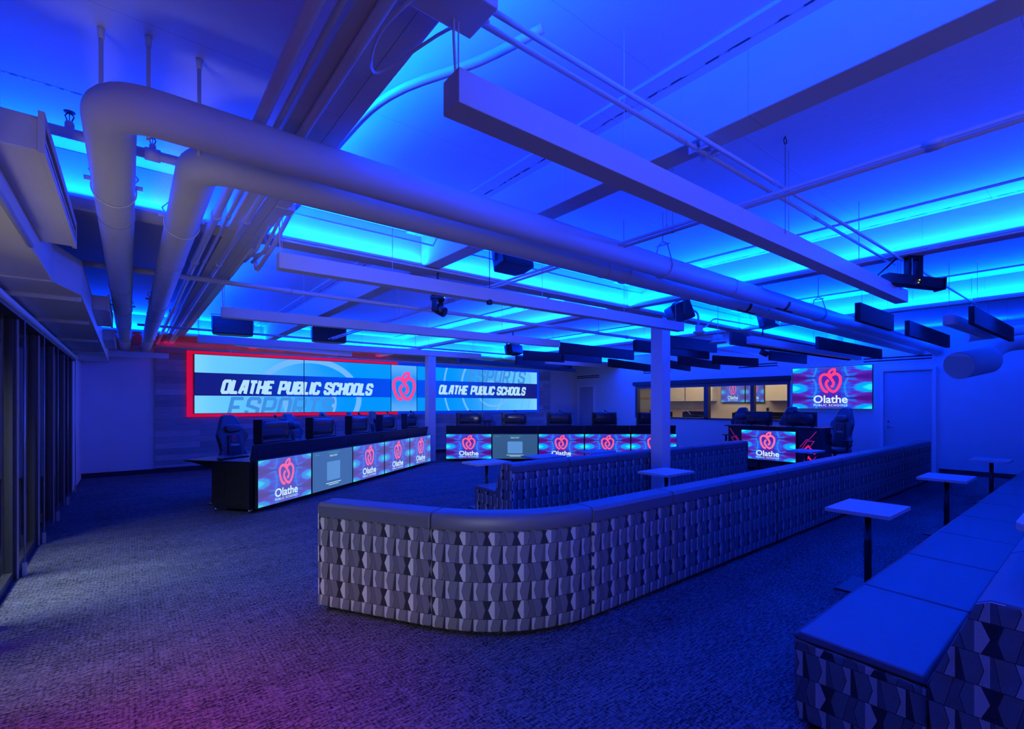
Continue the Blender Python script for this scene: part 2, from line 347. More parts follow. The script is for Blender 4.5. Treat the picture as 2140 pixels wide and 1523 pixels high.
# ---------------------------------------------------------------- mesh building
class MB:
    def __init__(s): s.v = []; s.f = []; s.uv = {}; s.sm = set()
    def face(s, idx, uv=None, smooth=False):
        s.f.append(tuple(idx))
        if uv: s.uv[len(s.f) - 1] = uv
        if smooth: s.sm.add(len(s.f) - 1)
    def poly(s, pts, uv=None):
        b = len(s.v); s.v += [tuple(p) for p in pts]; s.face(range(b, b + len(pts)), uv); return s
    def box(s, x0, x1, y0, y1, z0, z1):
        b = len(s.v)
        s.v += [(x, y, z) for z in (z0, z1) for y in (y0, y1) for x in (x0, x1)]
        for q in ((0, 2, 3, 1), (4, 5, 7, 6), (0, 1, 5, 4), (2, 6, 7, 3), (0, 4, 6, 2), (1, 3, 7, 5)): s.face([b + i for i in q])
        return s
    def bar(s, p, q, wd, ht):                 # box from p to q, horizontal width wd, height ht upwards from p.z
        p = Vector(p); q = Vector(q); d = (q - p); n = Vector((-d.y, d.x, 0)).normalized() * wd
        b = len(s.v)
        for o in (Vector((0, 0, 0)), Vector((0, 0, ht))):
            s.v += [tuple(p + o), tuple(q + o), tuple(q + n + o), tuple(p + n + o)]
        for f in ((3, 2, 1, 0), (4, 5, 6, 7), (0, 1, 5, 4), (1, 2, 6, 5), (2, 3, 7, 6), (3, 0, 4, 7)): s.face([b + i for i in f])
        return s
    def prism(s, pts, axis, a, b_, smooth=False):   # polygon extruded along an axis
        def P(u, v, t): return {'x': (t, u, v), 'y': (u, t, v), 'z': (u, v, t)}[axis]
        b = len(s.v); n = len(pts)
        s.v += [P(u, v, a) for u, v in pts] + [P(u, v, b_) for u, v in pts]
        s.face(range(b, b + n)); s.face(range(b + 2 * n - 1, b + n - 1, -1))
        for i in range(n):
            j = (i + 1) % n; s.face((b + i, b + n + i, b + n + j, b + j), smooth=smooth)
        return s
    def tube(s, path, r, seg=12, caps=True):
        path = [Vector(p) for p in path]; n = len(path); rr = r if isinstance(r, (list, tuple)) else [r] * n
        b = len(s.v); up = None
        for i, p in enumerate(path):
            t = (path[min(i + 1, n - 1)] - path[max(i - 1, 0)]).normalized()
            if up is None:
                up = Vector((0, 0, 1)) if abs(t.z) < 0.9 else Vector((1, 0, 0))
            x = up.cross(t).normalized(); y = t.cross(x).normalized(); up = y
            for k in range(seg):
                a = 2 * PI * k / seg; s.v.append(tuple(p + (x * math.cos(a) + y * math.sin(a)) * rr[i]))
        for i in range(n - 1):
            for k in range(seg):
                k2 = (k + 1) % seg
                s.face((b + i * seg + k, b + i * seg + k2, b + (i + 1) * seg + k2, b + (i + 1) * seg + k), smooth=True)
        if caps:
            s.face(range(b + seg - 1, b - 1, -1)); s.face(range(b + (n - 1) * seg, b + n * seg))
        return s
    def lathe(s, prof, c=(0, 0, 0), seg=20):     # (r, z) profile about z
        b = len(s.v); n = len(prof)
        for r, z in prof:
            for k in range(seg):
                a = 2 * PI * k / seg; s.v.append((c[0] + r * math.cos(a), c[1] + r * math.sin(a), c[2] + z))
        for i in range(n - 1):
            for k in range(seg):
                k2 = (k + 1) % seg; s.face((b + i * seg + k, b + i * seg + k2, b + (i + 1) * seg + k2, b + (i + 1) * seg + k), smooth=True)
        s.face(range(b + seg - 1, b - 1, -1)); s.face(range(b + (n - 1) * seg, b + n * seg))
        return s
    def pillow(s, c, sx, sy, sz, e=0.45, nu=20, nv=12):     # superellipsoid
        b = len(s.v)
        def sp(v, p): return math.copysign(abs(v) ** p, v)
        for i in range(nv + 1):
            ph = -PI / 2 + PI * i / nv
            for k in range(nu):
                th = 2 * PI * k / nu
                s.v.append((c[0] + sx / 2 * sp(math.cos(ph), e) * sp(math.cos(th), e), c[1] + sy / 2 * sp(math.cos(ph), e) * sp(math.sin(th), e), c[2] + sz / 2 * sp(math.sin(ph), e)))
        for i in range(nv):
            for k in range(nu):
                k2 = (k + 1) % nu; s.face((b + i * nu + k, b + i * nu + k2, b + (i + 1) * nu + k2, b + (i + 1) * nu + k), smooth=True)
        return s
    def xf(s, m, start=0):
        for i in range(start, len(s.v)): s.v[i] = tuple(m @ Vector(s.v[i]))
        return s
    def ribbon(s, pts, wd, P):                 # flat stroke in a plane; P maps (u, v) to a point
        n = len(pts); b = len(s.v)
        for i in range(n):
            p = Vector(pts[i]); a = Vector(pts[max(i - 1, 0)]); c = Vector(pts[min(i + 1, n - 1)])
            t1 = (p - a) if i else (c - p); t2 = (c - p) if i < n - 1 else (p - a)
            t1 = t1.normalized(); t2 = t2.normalized(); t = (t1 + t2)
            t = t.normalized() if t.length > 1e-6 else t1
            k = 1 / max(0.5, t.dot(t1)); nn = Vector((-t.y, t.x)) * wd / 2 * k
            s.v += [P(*(p + nn)), P(*(p - nn))]
        for i in range(n - 1): s.face((b + 2 * i + 1, b + 2 * i + 3, b + 2 * i + 2, b + 2 * i))
        return s

def obj(name, mb, m, parent=None, bevel=0.0, seg=2, world=True, sub=0, origin=None):
    me = bpy.data.meshes.new(name); vs = mb.v
    o = bpy.data.objects.new(name, me); COL.objects.link(o)
    if parent is not None:
        if world:
            inv = WM[parent.name].inverted(); vs = [tuple(inv @ Vector(v)) for v in vs]
        WM[o.name] = WM[parent.name]; o.parent = parent
    else:
        if origin is None:
            xs, ys, zs = zip(*vs); origin = ((min(xs) + max(xs)) / 2, (min(ys) + max(ys)) / 2, min(zs))
        vs = [(x - origin[0], y - origin[1], z - origin[2]) for x, y, z in vs]
        o.location = origin; WM[o.name] = Matrix.Translation(origin)
    me.from_pydata(vs, [], mb.f); me.materials.append(m)
    if mb.uv:
        L = me.uv_layers.new(name='UVMap')
        for p in me.polygons:
            uv = mb.uv.get(p.index)
            if uv:
                for li, c in zip(p.loop_indices, uv): L.data[li].uv = c
    for p in me.polygons: p.use_smooth = p.index in mb.sm
    me.validate(); me.update()
    if bevel:
        bm = o.modifiers.new('bevel', 'BEVEL'); bm.width = bevel; bm.segments = seg; bm.limit_method = 'ANGLE'; bm.angle_limit = math.radians(40)
    if sub:
        sm = o.modifiers.new('sub', 'SUBSURF'); sm.levels = sub; sm.render_levels = sub
    return o
WM = {}

def thing(name, label, cat, loc=(0, 0, 0), rz=0.0, group=None):
    o = bpy.data.objects.new(name, None); COL.objects.link(o); o.empty_display_size = 0.1
    o.location = loc; o.rotation_euler = (0, 0, rz)
    WM[o.name] = Matrix.Translation(loc) @ Matrix.Rotation(rz, 4, 'Z')
    return tag(o, label, cat, group)
def tag(o, label, cat, group=None):
    o['label'] = label; o['category'] = cat
    if group: o['group'] = group
    return o
def struct(name, mb, m, parent=None, **k):
    o = obj(name, mb, m, parent, **k)
    if parent is None: o['kind'] = 'structure'
    return o
def dup(root, loc, rz, label, group=None):
    def cp(o, par):
        c = o.copy(); COL.objects.link(c); c.parent = par
        for ch in kids.get(o.name, []): cp(ch, c)
        return c
    kids = {}
    for o in COL.objects:
        if o.parent: kids.setdefault(o.parent.name, []).append(o)
    r = cp(root, None); r.location = loc; r.rotation_euler = (0, 0, rz); r['label'] = label
    if group: r['group'] = group
    return r
def ray(px, py):
    u = (px - CX) / F_PX; v = (HZ - py) / F_PX
    return FW[0] + RT[0] * u, FW[1] + RT[1] * u, v
def at_z(px, py, z):                            # world point seen at a pixel, known height
    x, y, v = ray(px, py); t = (z - EYE) / v; return Vector((x * t, y * t, z))
def at_f(px, py, t):
    x, y, v = ray(px, py); return Vector((x * t, y * t, EYE + v * t))
def fillet(pts, r, n=6):
    pts = [Vector(p) for p in pts]; out = [pts[0]]
    for i in range(1, len(pts) - 1):
        p = pts[i]; a = (pts[i - 1] - p); c = (pts[i + 1] - p); ra = min(r, a.length * 0.49, c.length * 0.49)
        A = p + a.normalized() * ra; C = p + c.normalized() * ra
        for k in range(n + 1):
            t = k / n; out.append((1 - t) ** 2 * A + 2 * t * (1 - t) * p + t * t * C)
    out.append(pts[-1]); return out
def spline(pts, n=6, closed=False):
    out = []; N = len(pts)
    rng = range(N if closed else N - 1)
    for i in rng:
        g = lambda k: Vector(pts[k % N] if closed else pts[min(max(k, 0), N - 1)])
        p0, p1, p2, p3 = g(i - 1), g(i), g(i + 1), g(i + 2)
        for k in range(n):
            t = k / n
            out.append(0.5 * ((2 * p1) + (p2 - p0) * t + (2 * p0 - 5 * p1 + 4 * p2 - p3) * t * t + (3 * p1 - p0 - 3 * p2 + p3) * t ** 3))
    out.append(Vector(pts[0] if closed else pts[-1])); return out

# ================================================================ ROOM SHELL
YR = -3.6
fl = MB(); fl.box(XL - 0.1, XR + 0.1, YR, 14.1, -0.05, 0); struct('floor', fl, M_CARPET, origin=(0, 0, 0))
c = MB(); c.box(XL - 0.4, XR + 3.6, YR, 14.1, ZC, ZC + 0.1); struct('ceiling', c, M_CEIL, origin=(0, 0, ZC))
c = MB(); c.box(XL - 0.3, 12.5, YB, YB + 0.1, 0, ZC); struct('wall_back', c, M_WALL)
c = MB(); c.box(12.5, XR, 13.9, 14.0, 0, ZC); c.box(12.45, 12.5, YB, 13.9, 0, ZC); struct('wall_back_recess', c, M_WALL)
c = MB(); c.box(XL - 0.4, XR, YR - 0.1, YR, 0, ZC); struct('wall_rear', c, M_WALL)
WY0, WY1, WZ0, WZ1 = 5.63, 10.80, 1.06, 2.33
c = MB(); c.box(XR, XR + 0.12, YR, WY0, 0, ZC); c.box(XR, XR + 0.12, WY1, 14.0, 0, ZC)
c.box(XR, XR + 0.12, WY0, WY1, 0, WZ0); c.box(XR, XR + 0.12, WY0, WY1, WZ1, ZC); struct('wall_right', c, M_WALL)
# window wall: header, sill curb, piers
c = MB(); c.box(XL - 0.12, XL - 0.02, YR, 12.1, 2.47, ZC); c.box(XL - 0.12, XL - 0.02, YR, 1.0, 0, 0.08)
c.box(XL - 0.35, XL - 0.02, 4.25, 4.62, 0, ZC)
struct('wall_left', c, M_WALL)
c = MB(); c.box(XL - 0.1, XL + 0.02, 11.42, YB, 0, 2.46); struct('trim_1', c, M_WALL, bevel=0.004)
c = MB(); c.box(XL - 0.4, XL - 0.1, 11.4, YB, 0, ZC); struct('wall_left_end', c, M_WALL)
# baseboards
c = MB(); c.box(XL + 0.02, 0.45, YB - 0.015, YB, 0, 0.10); c.box(0.45, 12.5, YB - 0.02, YB, 0, 0.10); struct('baseboard_back', c, M_BASE)
c = MB(); c.box(XR - 0.015, XR, YR, 2.50, 0, 0.10); c.box(XR - 0.015, XR, 3.62, 12.7, 0, 0.10); struct('baseboard_right', c, M_BASE)
# timber wall behind the video wall
c = MB(); c.box(0.45, 12.45, YB - 0.05, YB, 0.17, 3.2); struct('wall_timber_cladding', c, M_WOOD, origin=(0.45, YB - 0.05, 0))

# ---- beams
def beam(x0, x1, y0, y1, zb=ZB):
    b_ = MB(); b_.box(x0, x1, y0, y1, zb, ZC); struct('ceiling_beam', b_, M_CEIL, bevel=0.006)
beam(-0.8, XR, 4.36, 4.57)
beam(-0.8, XR, 11.60, 11.80)
beam(-0.8, XR, -2.9, -2.7)
for bx0, bx1 in ((0.60, 0.79), (2.30, 2.47), (5.57, 5.74), (8.84, 9.02)):
    for by0, by1 in ((YR, -2.9), (-2.7, 4.36), (4.57, 11.60), (11.80, YB)): beam(bx0, bx1, by0, by1)
# angle ledges that carry the tape
def ledge(x0, x1, y0, y1):
    b_ = MB(); b_.box(x0, x1, y0, y1, ZB, ZB + 0.008); struct('ceiling_cove_ledge', b_, M_WHITE)
ledge(0.79, XR, 4.28, 4.36); ledge(-0.8, 0.60, 4.28, 4.36); ledge(-0.8, XR, 11.52, 11.60)
ledge(0.79, 0.87, YR, 4.28); ledge(0.79, 0.87, 4.57, 11.6)
for xs in (5.57, 8.84):
    ledge(xs - 0.08, xs, YR, 4.28); ledge(xs - 0.08, xs, 4.57, 11.52)
# lowered strips with an open joint, beside the beams
for a0, a1, j in ((2.13, 2.30, 2.232), (5.25, 5.57, 5.50), (8.5, 8.84, 8.76)):
    for y0, y1 in ((YR, 4.36), (4.57, 11.6), (11.8, YB)):
        b_ = MB(); b_.box(a0, a1, y0, y1, ZC - 0.018, ZC); struct('ceiling_joint_strip', b_, M_CEIL)
        b_ = MB(); b_.box(j - 0.006, j + 0.006, y0, y1, ZC - 0.0195, ZC - 0.017); struct('ceiling_open_joint', b_, M_CRACK)
b_ = MB(); b_.box(-0.8, 0.6, 3.54, 3.552, ZC - 0.002, ZC); struct('ceiling_open_joint', b_, M_CRACK)

# ---- left glazing
t0 = MB(); t0.box(XL - 0.03, XL + 0.03, 1.0, 11.45, 2.38, 2.47); t0.box(XL - 0.03, XL + 0.06, 1.0, 11.45, 2.30, 2.335)
wf = struct('window_1', t0, M_ALU, bevel=0.004)
MY = [2.2, 3.5, 4.80, 6.10, 7.38, 8.70, 10.0, 11.32]
for i, y in enumerate(MY):
    c = MB(); c.box(XL - 0.06, XL + 0.02, y - 0.03, y + 0.03, 0.0, 2.38); struct('window_mullion', c, M_ALU, wf, bevel=0.004)
    c = MB(); c.box(XL + 0.02, XL + 0.032, y - 0.028, y - 0.018, 0.0, 2.36); struct('window_edge_strip', c, M_ALUL, wf)
    c = MB(); c.tube([(XL + 0.06, y + 0.05, 0.05), (XL + 0.06, y + 0.05, 2.36)], 0.006, 8); c.box(XL + 0.045, XL + 0.075, y + 0.035, y + 0.065, 0.0, 0.12)
    struct('blind_guide', c, mat('guide_metal', (0.5, 0.5, 0.55), 0.35, metal=0.4), wf)
for i in range(len(MY) - 1):
    y0, y1 = MY[i] + 0.03, MY[i + 1] - 0.03
    c = MB(); c.box(XL - 0.03, XL - 0.022, y0, y1, 0.06, 2.30); struct('window_pane', c, M_GLASSD, wf)
    c = MB(); c.box(XL - 0.05, XL + 0.0, y0, y1, 0.0, 0.07); c.box(XL - 0.05, XL, y0, y0 + 0.045, 0.07, 2.3); c.box(XL - 0.05, XL, y1 - 0.045, y1, 0.07, 2.3)
    struct('window_sash', c, M_ALU, wf)
M_DRAPE = mat('olive_drape', (0.05, 0.048, 0.035), 0.9)
for i in range(4, 7):                            # drawn drapes outside the far bays
    y0, y1 = MY[i] + 0.03, MY[i + 1] - 0.03; c = MB(); n = 26
    pts = [(XL - 0.12 - 0.02 * math.sin(k * 1.9), y0 + (y1 - y0) * k / n) for k in range(n + 1)]
    b0 = len(c.v)
    for (x, y) in pts: c.v += [(x, y, 0.03), (x, y, 2.33)]
    for k in range(n): c.face((b0 + 2 * k, b0 + 2 * k + 2, b0 + 2 * k + 3, b0 + 2 * k + 1), smooth=True)
    struct('window_drape', c, M_DRAPE, wf)
c = MB(); c.box(XL - 0.045, XL + 0.0, 1.0, 11.42, 2.335, 2.38)
struct('window_shade_roll', c, mat('shade_cloth', (0.45, 0.45, 0.5), 0.7), wf)
c = MB(); c.tube([(XL + 0.06, 1.0, 2.36), (XL + 0.06, 11.4, 2.36)], 0.03, 12); struct('window_shade_tube', c, mat('shade_tube', (0.85, 0.85, 0.9), 0.5), wf)

# ---- doors
def door(n, x, y0, y1, zt, handle_y):
    fr = MB(); fr.box(x - 0.05, x + 0.02, y0, y0 + 0.07, 0, zt); fr.box(x - 0.05, x + 0.02, y1 - 0.07, y1, 0, zt); fr.box(x - 0.05, x + 0.02, y0 + 0.07, y1 - 0.07, zt - 0.07, zt)
    d = struct('door_%d' % n, fr, mat('door_frame_paint', (0.95, 0.95, 0.97), 0.45), bevel=0.004)
    l = MB(); l.box(x - 0.012, x + 0.02, y0 + 0.075, y1 - 0.075, 0.01, zt - 0.075); struct('door_leaf', l, mat('door_paint', (0.55, 0.55, 0.6), 0.5), d, bevel=0.003)
    h = MB(); h.tube([(x - 0.012, handle_y, 1.0), (x - 0.06, handle_y, 1.0)], 0.011, 10); h.tube([(x - 0.06, handle_y, 1.0), (x - 0.06, handle_y - 0.12, 1.0)], 0.009, 10)
    h.lathe([(0.026, 0), (0.026, 0.006)], (0, 0, 0), 16); k = len(h.v) - 32
    h.xf(Matrix.Translation((x - 0.012, handle_y, 1.0)) @ Matrix.Rotation(-PI / 2, 4, 'Y'), k)
    h.lathe([(0.02, 0), (0.02, 0.008)], (0, 0, 0), 14); k = len(h.v) - 28
    h.xf(Matrix.Translation((x - 0.012, handle_y, 1.13)) @ Matrix.Rotation(-PI / 2, 4, 'Y'), k)
    struct('door_handle', h, M_CHROME, d)
door(1, XR, 2.54, 3.58, 2.40, 3.42)
door(2, XR, 12.72, 13.62, 2.30, 13.45)

# ---- window to the next room
c = MB(); x0, x1 = XR - 0.02, XR + 0.14
c.box(x0, x1, WY0, WY1, WZ0, WZ0 + 0.05); c.box(x0, x1, WY0, WY0 + 0.06, WZ0, WZ1); c.box(x0, x1, WY1 - 0.10, WY1, WZ0, WZ1)
MUL = [(8.01, 8.16), (6.60, 6.70)]
for a, b_ in MUL: c.box(x0, x1, a, b_, WZ0, WZ1)
w2 = struct('window_2', c, M_ALU, bevel=0.004)
ys = [WY0 + 0.06, 6.60, 6.70, 8.01, 8.16, WY1 - 0.10]
for i in (0, 2, 4):
    c = MB(); c.box(XR + 0.05, XR + 0.056, ys[i], ys[i + 1], WZ0 + 0.05, WZ1); struct('window_pane', c, M_GLASS, w2)
c = MB(); c.box(XR - 0.12, XR - 0.0, WY0 - 0.04, WY1 + 0.04, WZ1 - 0.13, WZ1 + 0.0); struct('window_shade_box', c, M_BASE, w2, bevel=0.004)
c = MB(); c.box(XR - 0.035, XR - 0.025, WY0 + 0.02, 8.02, WZ1 - 0.24, WZ1 - 0.1); c.box(XR - 0.035, XR - 0.025, 8.10, WY1 - 0.02, WZ1 - 0.24, WZ1 - 0.1)
struct('window_shade_cloth', c, mat('window_shade', (0.22, 0.22, 0.3), 0.7), w2)

# ---- the room beyond the window
X2 = 17.2
c = MB(); c.box(X2, X2 + 0.1, 3.5, 13.5, 0, ZC); struct('wall_next_room', c, M_TAN)
c = MB(); c.box(XR + 0.12, X2, 3.4, 3.5, 0, ZC); c.box(XR + 0.12, X2, 13.5, 13.6, 0, ZC); struct('wall_next_room_end', c, M_TAN)
c = MB(); c.box(XR + 0.1, X2, 3.4, 13.6, -0.05, 0); struct('floor_next_room', c, M_CARPET)
area('next_room_lamp', (15.7, 8.0, 3.1), (0, 0, -1), 1.2, 6.0, 110, (1.0, 0.80, 0.55))
for k, (y0, y1) in enumerate(((5.2, 6.2), (6.25, 7.42), (9.3, 10.4), (10.45, 11.6))):
    t = thing('wall_cupboard', ('cream wall cupboard in the next room, nearest the big wall screen', 'cream wall cupboard in the next room beside its two screens',
              'cream wall cupboard in the next room behind the white column', 'cream wall cupboard in the next room at the far end of the window')[k], 'cupboard', (X2 - 0.36, (y0 + y1) / 2, 1.66), 0, 'wall cupboards in the next room')
    c = MB(); c.box(X2 - 0.34, X2, y0, y1, 1.66, 2.5); obj('carcass', c, M_CREAM, t)
    c = MB(); c.box(X2 - 0.36, X2 - 0.34, y0 + 0.005, y1 - 0.005, 1.66, 2.5); obj('door_front', c, M_CREAM, t, bevel=0.003)
c = MB(); c.box(X2 - 0.5, X2, 9.2, 12.4, 0, 0.88); c.box(X2 - 0.53, X2, 9.18, 12.42, 0.88, 0.92)
tag(obj('base_counter', c, mat('brown_laminate', (0.30, 0.22, 0.16), 0.5)), 'long low counter under the far cupboards of the next room', 'counter')
c = MB(); c.box(X2 - 0.01, X2, 7.45, 7.53, 1.30, 1.42); tag(obj('wall_switch', c, M_BLK2), 'small black switch plate on the tan wall of the next room', 'switch')

# ================================================================ SCREENS
def catpts(a): return a
APPLE1 = [(985, 748), (925, 745), (860, 690), (810, 590), (785, 470), (805, 375), (870, 330), (950, 335), (1030, 400), (1100, 490), (1122, 550), (1100, 605), (1055, 635)]
APPLE2 = [(1000, 462), (945, 515), (940, 580), (985, 660), (1060, 730), (1130, 748), (1200, 700), (1260, 600), (1288, 480), (1265, 380), (1190, 322), (1110, 335), (1045, 385)]
LEAF = [(1000, 318), (1020, 265), (1070, 222), (1142, 208), (1145, 265), (1110, 320), (1055, 345)]
def n_(p): return ((p[0] - 1037) / 1960.0, (148 + 506 - p[1]) / 1012.0 * 0.5625)
def apple(mb, P, W, cx=0.0, cy=0.0, k=1.0):
    """P maps metres (u right, v up from the picture's centre); W picture width"""
    sw = 72 / 1960.0
    for A in (APPLE1, APPLE2):
        pts = spline([Vector(n_(p)) for p in A], 5)
        mb.ribbon([((p.x * k + cx) * W, (p.y * k + cy) * W) for p in pts], sw * k * W, P)
    pts = spline([Vector(n_(p)) for p in LEAF], 4, True)
    mb.ribbon([((p.x * k + cx) * W, (p.y * k + cy) * W) for p in pts], sw * 0.86 * k * W, P)

def text_mesh(mb, s, size, cx, cy, P, W, weight=0.0, space=1.0, width=None, shear=0.0, sx=1.0, track=1.0):
    cu = bpy.data.curves.new('t', 'FONT'); cu.body = s; cu.size = 1; cu.align_x = 'CENTER'; cu.offset = weight; cu.shear = shear
    cu.space_character = track; cu.resolution_u = 4
    o = bpy.data.objects.new('t', cu); COL.objects.link(o); bpy.context.view_layer.update()
    dg = bpy.context.evaluated_depsgraph_get(); me = bpy.data.meshes.new_from_object(o.evaluated_get(dg))
    xs = [v.co.x for v in me.vertices]; k = size
    kx = k if width is None else width / (max(xs) - min(xs)); mid = (max(xs) + min(xs)) / 2
    b = len(mb.v)
    for v in me.vertices: mb.v.append(P(((v.co.x - mid) * kx * sx + cx) * W, (v.co.y * k + cy) * W))
    for p in me.polygons: mb.face([b + i for i in p.vertices])
    COL.objects.unlink(o); bpy.data.objects.remove(o); bpy.data.curves.remove(cu); bpy.data.meshes.remove(me)

# block letters drawn with strokes (grid 4 wide, 6 high)
GL = {'O': [[(0.6, 0), (3.4, 0), (4, 0.7), (4, 5.3), (3.4, 6), (0.6, 6), (0, 5.3), (0, 0.7), (0.6, 0), (1.0, 0)]], 'L': [[(0, 6.6), (0, 0), (3.7, 0)]],
      'A': [[(0, -0.6), (1.5, 6), (3.6, 6), (3.9, -0.6)], [(0.9, 1.9), (3.8, 1.9)]], 'T': [[(-0.2, 6), (4.2, 6)], [(2, 5.8), (2, -0.6)]],
      'H': [[(0, -0.6), (0, 6.6)], [(4, -0.6), (4, 6.6)], [(0, 3), (4, 3)]], 'E': [[(3.9, 0), (0, 0), (0, 6), (3.9, 6)], [(0, 3), (3.2, 3)]],
      'P': [[(0, -0.6), (0, 6), (3.4, 6), (4, 5.3), (4, 3.1), (3.4, 2.4), (0, 2.4)]], 'U': [[(0, 6.6), (0, 0.7), (0.6, 0), (3.4, 0), (4, 0.7), (4, 6.6)]],
      'B': [[(3.0, 3.1), (0, 3.1), (0, 0), (3.4, 0), (4, 0.7), (4, 2.4), (3.4, 3.1), (3.7, 3.7), (3.7, 5.3), (3.2, 6), (0, 6), (0, 3)]], 'I': [[(0, -0.6), (0, 6.6)]],
      'C': [[(4, 1.9), (4, 0.7), (3.4, 0), (0.6, 0), (0, 0.7), (0, 5.3), (0.6, 6), (3.4, 6), (4, 5.3), (4, 4.2)]],
      'S': [[(0, 1.9), (0, 0.7), (0.6, 0), (3.4, 0), (4, 0.7), (4, 2.4), (0, 3.6), (0, 5.3), (0.6, 6), (3.4, 6), (4, 5.3), (4, 4.2)]],
      'R': [[(0, -0.6), (0, 6), (3.4, 6), (4, 5.3), (4, 3.3), (3.4, 2.6), (0, 2.6)], [(2.2, 2.6), (4.1, -0.6)]], ' ': []}
def block(s, u0, u1, v0, h, stroke=1.5, shear=0.22):
    """[(letter, stroke width, strokes)] for the words laid from u0 to u1 at height v0"""
    adv = {'I': 2.2, ' ': 3.2, 'L': 5.4}; tot = sum(adv.get(c, 6.1) for c in s) - 2.1; kx = (u1 - u0) / tot; ky = h / 7.2; x = 0; out = []
    for ch in s:
        out.append((ch, stroke * (kx + ky) / 2, [[(u0 + (x + px) * kx + shear * (py + 0.6) * ky, v0 + (py + 0.6) * ky) for px, py in st] for st in GL[ch]]))
        x += adv.get(ch, 6.1)
    return out

def frame_map(o, right, up, out):
    o, right, up, out = Vector(o), Vector(right), Vector(up), Vector(out)
    def P(u, v, d=0.0): return tuple(o + right * u + up * v + out * d)
    return P

def slab(P, u0, u1, v0, v1, d0, d1):
    mb = MB(); b = 0
    mb.v = [P(u, v, d) for d in (d0, d1) for v in (v0, v1) for u in (u0, u1)]
    for q in ((0, 2, 3, 1), (4, 5, 7, 6), (0, 1, 5, 4), (2, 6, 7, 3), (0, 4, 6, 2), (1, 3, 7, 5)): mb.face(q)
    return mb
def pic(P, W, H, d, uv=(0, 1, 0, 1)):
    mb = MB(); a, b, c2, e = uv
    mb.poly([P(-W / 2, -H / 2, d), P(W / 2, -H / 2, d), P(W / 2, H / 2, d), P(-W / 2, H / 2, d)], [(a, c2), (b, c2), (b, e), (a, e)])
    return mb

def logo_screen(name, label, cat, centre, right, out, W, H, kind='apple', pink=None, pat=None, group=None, th=0.05):
    right = Vector(right).normalized(); out = Vector(out).normalized(); up = Vector((0, 0, 1))
    P = frame_map(centre, right, up, out)
    base = Vector(centre) - up * (H / 2)
    t = thing(name, label, cat, tuple(base), 0, group)
    obj('casing', slab(P, -W / 2 - 0.012, W / 2 + 0.012, -H / 2 - 0.014, H / 2 + 0.012, -th, -0.004), M_BLK2, t, bevel=0.004)
    ky = H / (W * 0.5625); Q = lambda u, v: P(u, v * ky, 0.0015); Q2 = lambda u, v: P(u, v * ky, 0.001)
    if kind == 'apple':
        t_ = obj('screen_picture', pic(P, W, H, 0), pat or M_KAL, t)
        a = MB(); apple(a, Q, W); obj('apple_logo', a, pink or M_PINK, t_)
        a = MB(); text_mesh(a, 'Olathe', 0.145, 0.0, -0.203, Q, W, weight=0.022, width=0.43)
        text_mesh(a, 'PUBLIC SCHOOLS', 0.041, 0.0, -0.249, Q, W, weight=0.014, width=0.425, track=1.25); obj('lettering', a, M_TXT, t_)
    else:
        t_ = obj('screen_picture', pic(P, W, H, 0), M_QRS if kind == 'join' else M_QRS2, t)
        a = MB(); r = 0.02; pts = []
        for cxx, cyy, a0 in ((0.147, 0.095, 0), (-0.147, 0.095, 90), (-0.147, -0.14, 180), (0.147, -0.14, 270)):
            for k in range(5):
                an = math.radians(a0 + k * 22.5); pts.append(((cxx + r * math.cos(an)) * W, (cyy + r * math.sin(an)) * W))
        a.poly([Q(*p) for p in pts]); obj('blank_card', a, M_CARD, t_)
        a = MB(); text_mesh(a, 'HELLO, PLAY', 0.036, 0.0, 0.19, Q, W, weight=0.01, width=0.19)
        for yy, wd in ((-0.203, 0.38), (-0.228, 0.25)):
            a.poly([Q((-wd / 2) * W, yy * W), Q(wd / 2 * W, yy * W), Q(wd / 2 * W, (yy + 0.009) * W), Q(-wd / 2 * W, (yy + 0.009) * W)])
        obj('lettering', a, M_TXT, t_)
        a = MB()
        for u0, u1, yy in ((-0.455, -0.34, 0.232), (-0.13, 0.14, 0.240)):
            a.poly([Q(u0 * W, yy * W), Q(u1 * W, yy * W), Q(u1 * W, (yy + 0.010) * W), Q(u0 * W, (yy + 0.010) * W)])
        obj('green_lettering', a, M_GREEN, t_)
    return t

# ---- video wall on the back wall
VY = YB - 0.14; VZ0, VZ1 = 1.335, 2.70
vx = [1.17, 3.585, 6.01, 6.85, 9.28, 11.72]
PV = lambda u, v, d=0.0: (u, VY - d, v)
words = block('OLATHE PUBLIC SCHOOLS', 1.98, 5.30, 0, 0.255, 1.7)
def clip_rib(mb, pts, wd, lo, hi, ulo, uhi, d):
    seg = []
    for p in pts + [None]:
        ok = p is not None and ulo <= p[0] <= uhi and lo <= p[1] <= hi
        if ok: seg.append(p)
        else:
            if len(seg) > 1: mb.ribbon(seg, wd, lambda u, v: PV(u, v, d))
            seg = []
def clip_ribbon(mb, pts, wd, ulo, uhi, lo, hi, P):
    q = MB(); q.ribbon(pts, wd, lambda u, v: (u, v, 0.0))
    for f in q.f:
        poly = [(q.v[i][0], q.v[i][1]) for i in f]
        for ax, lim, sg in ((0, ulo, 1), (0, uhi, -1), (1, lo, 1), (1, hi, -1)):
            out = []
            for i in range(len(poly)):
                a, b = poly[i], poly[(i + 1) % len(poly)]; ia, ib = (a[ax] - lim) * sg >= 0, (b[ax] - lim) * sg >= 0
                if ia: out.append(a)
                if ia != ib:
                    t = (lim - a[ax]) / (b[ax] - a[ax]); out.append((a[0] + (b[0] - a[0]) * t, a[1] + (b[1] - a[1]) * t))
            poly = out
            if len(poly) < 3: break
        if len(poly) >= 3: mb.poly([P(*p) for p in poly])
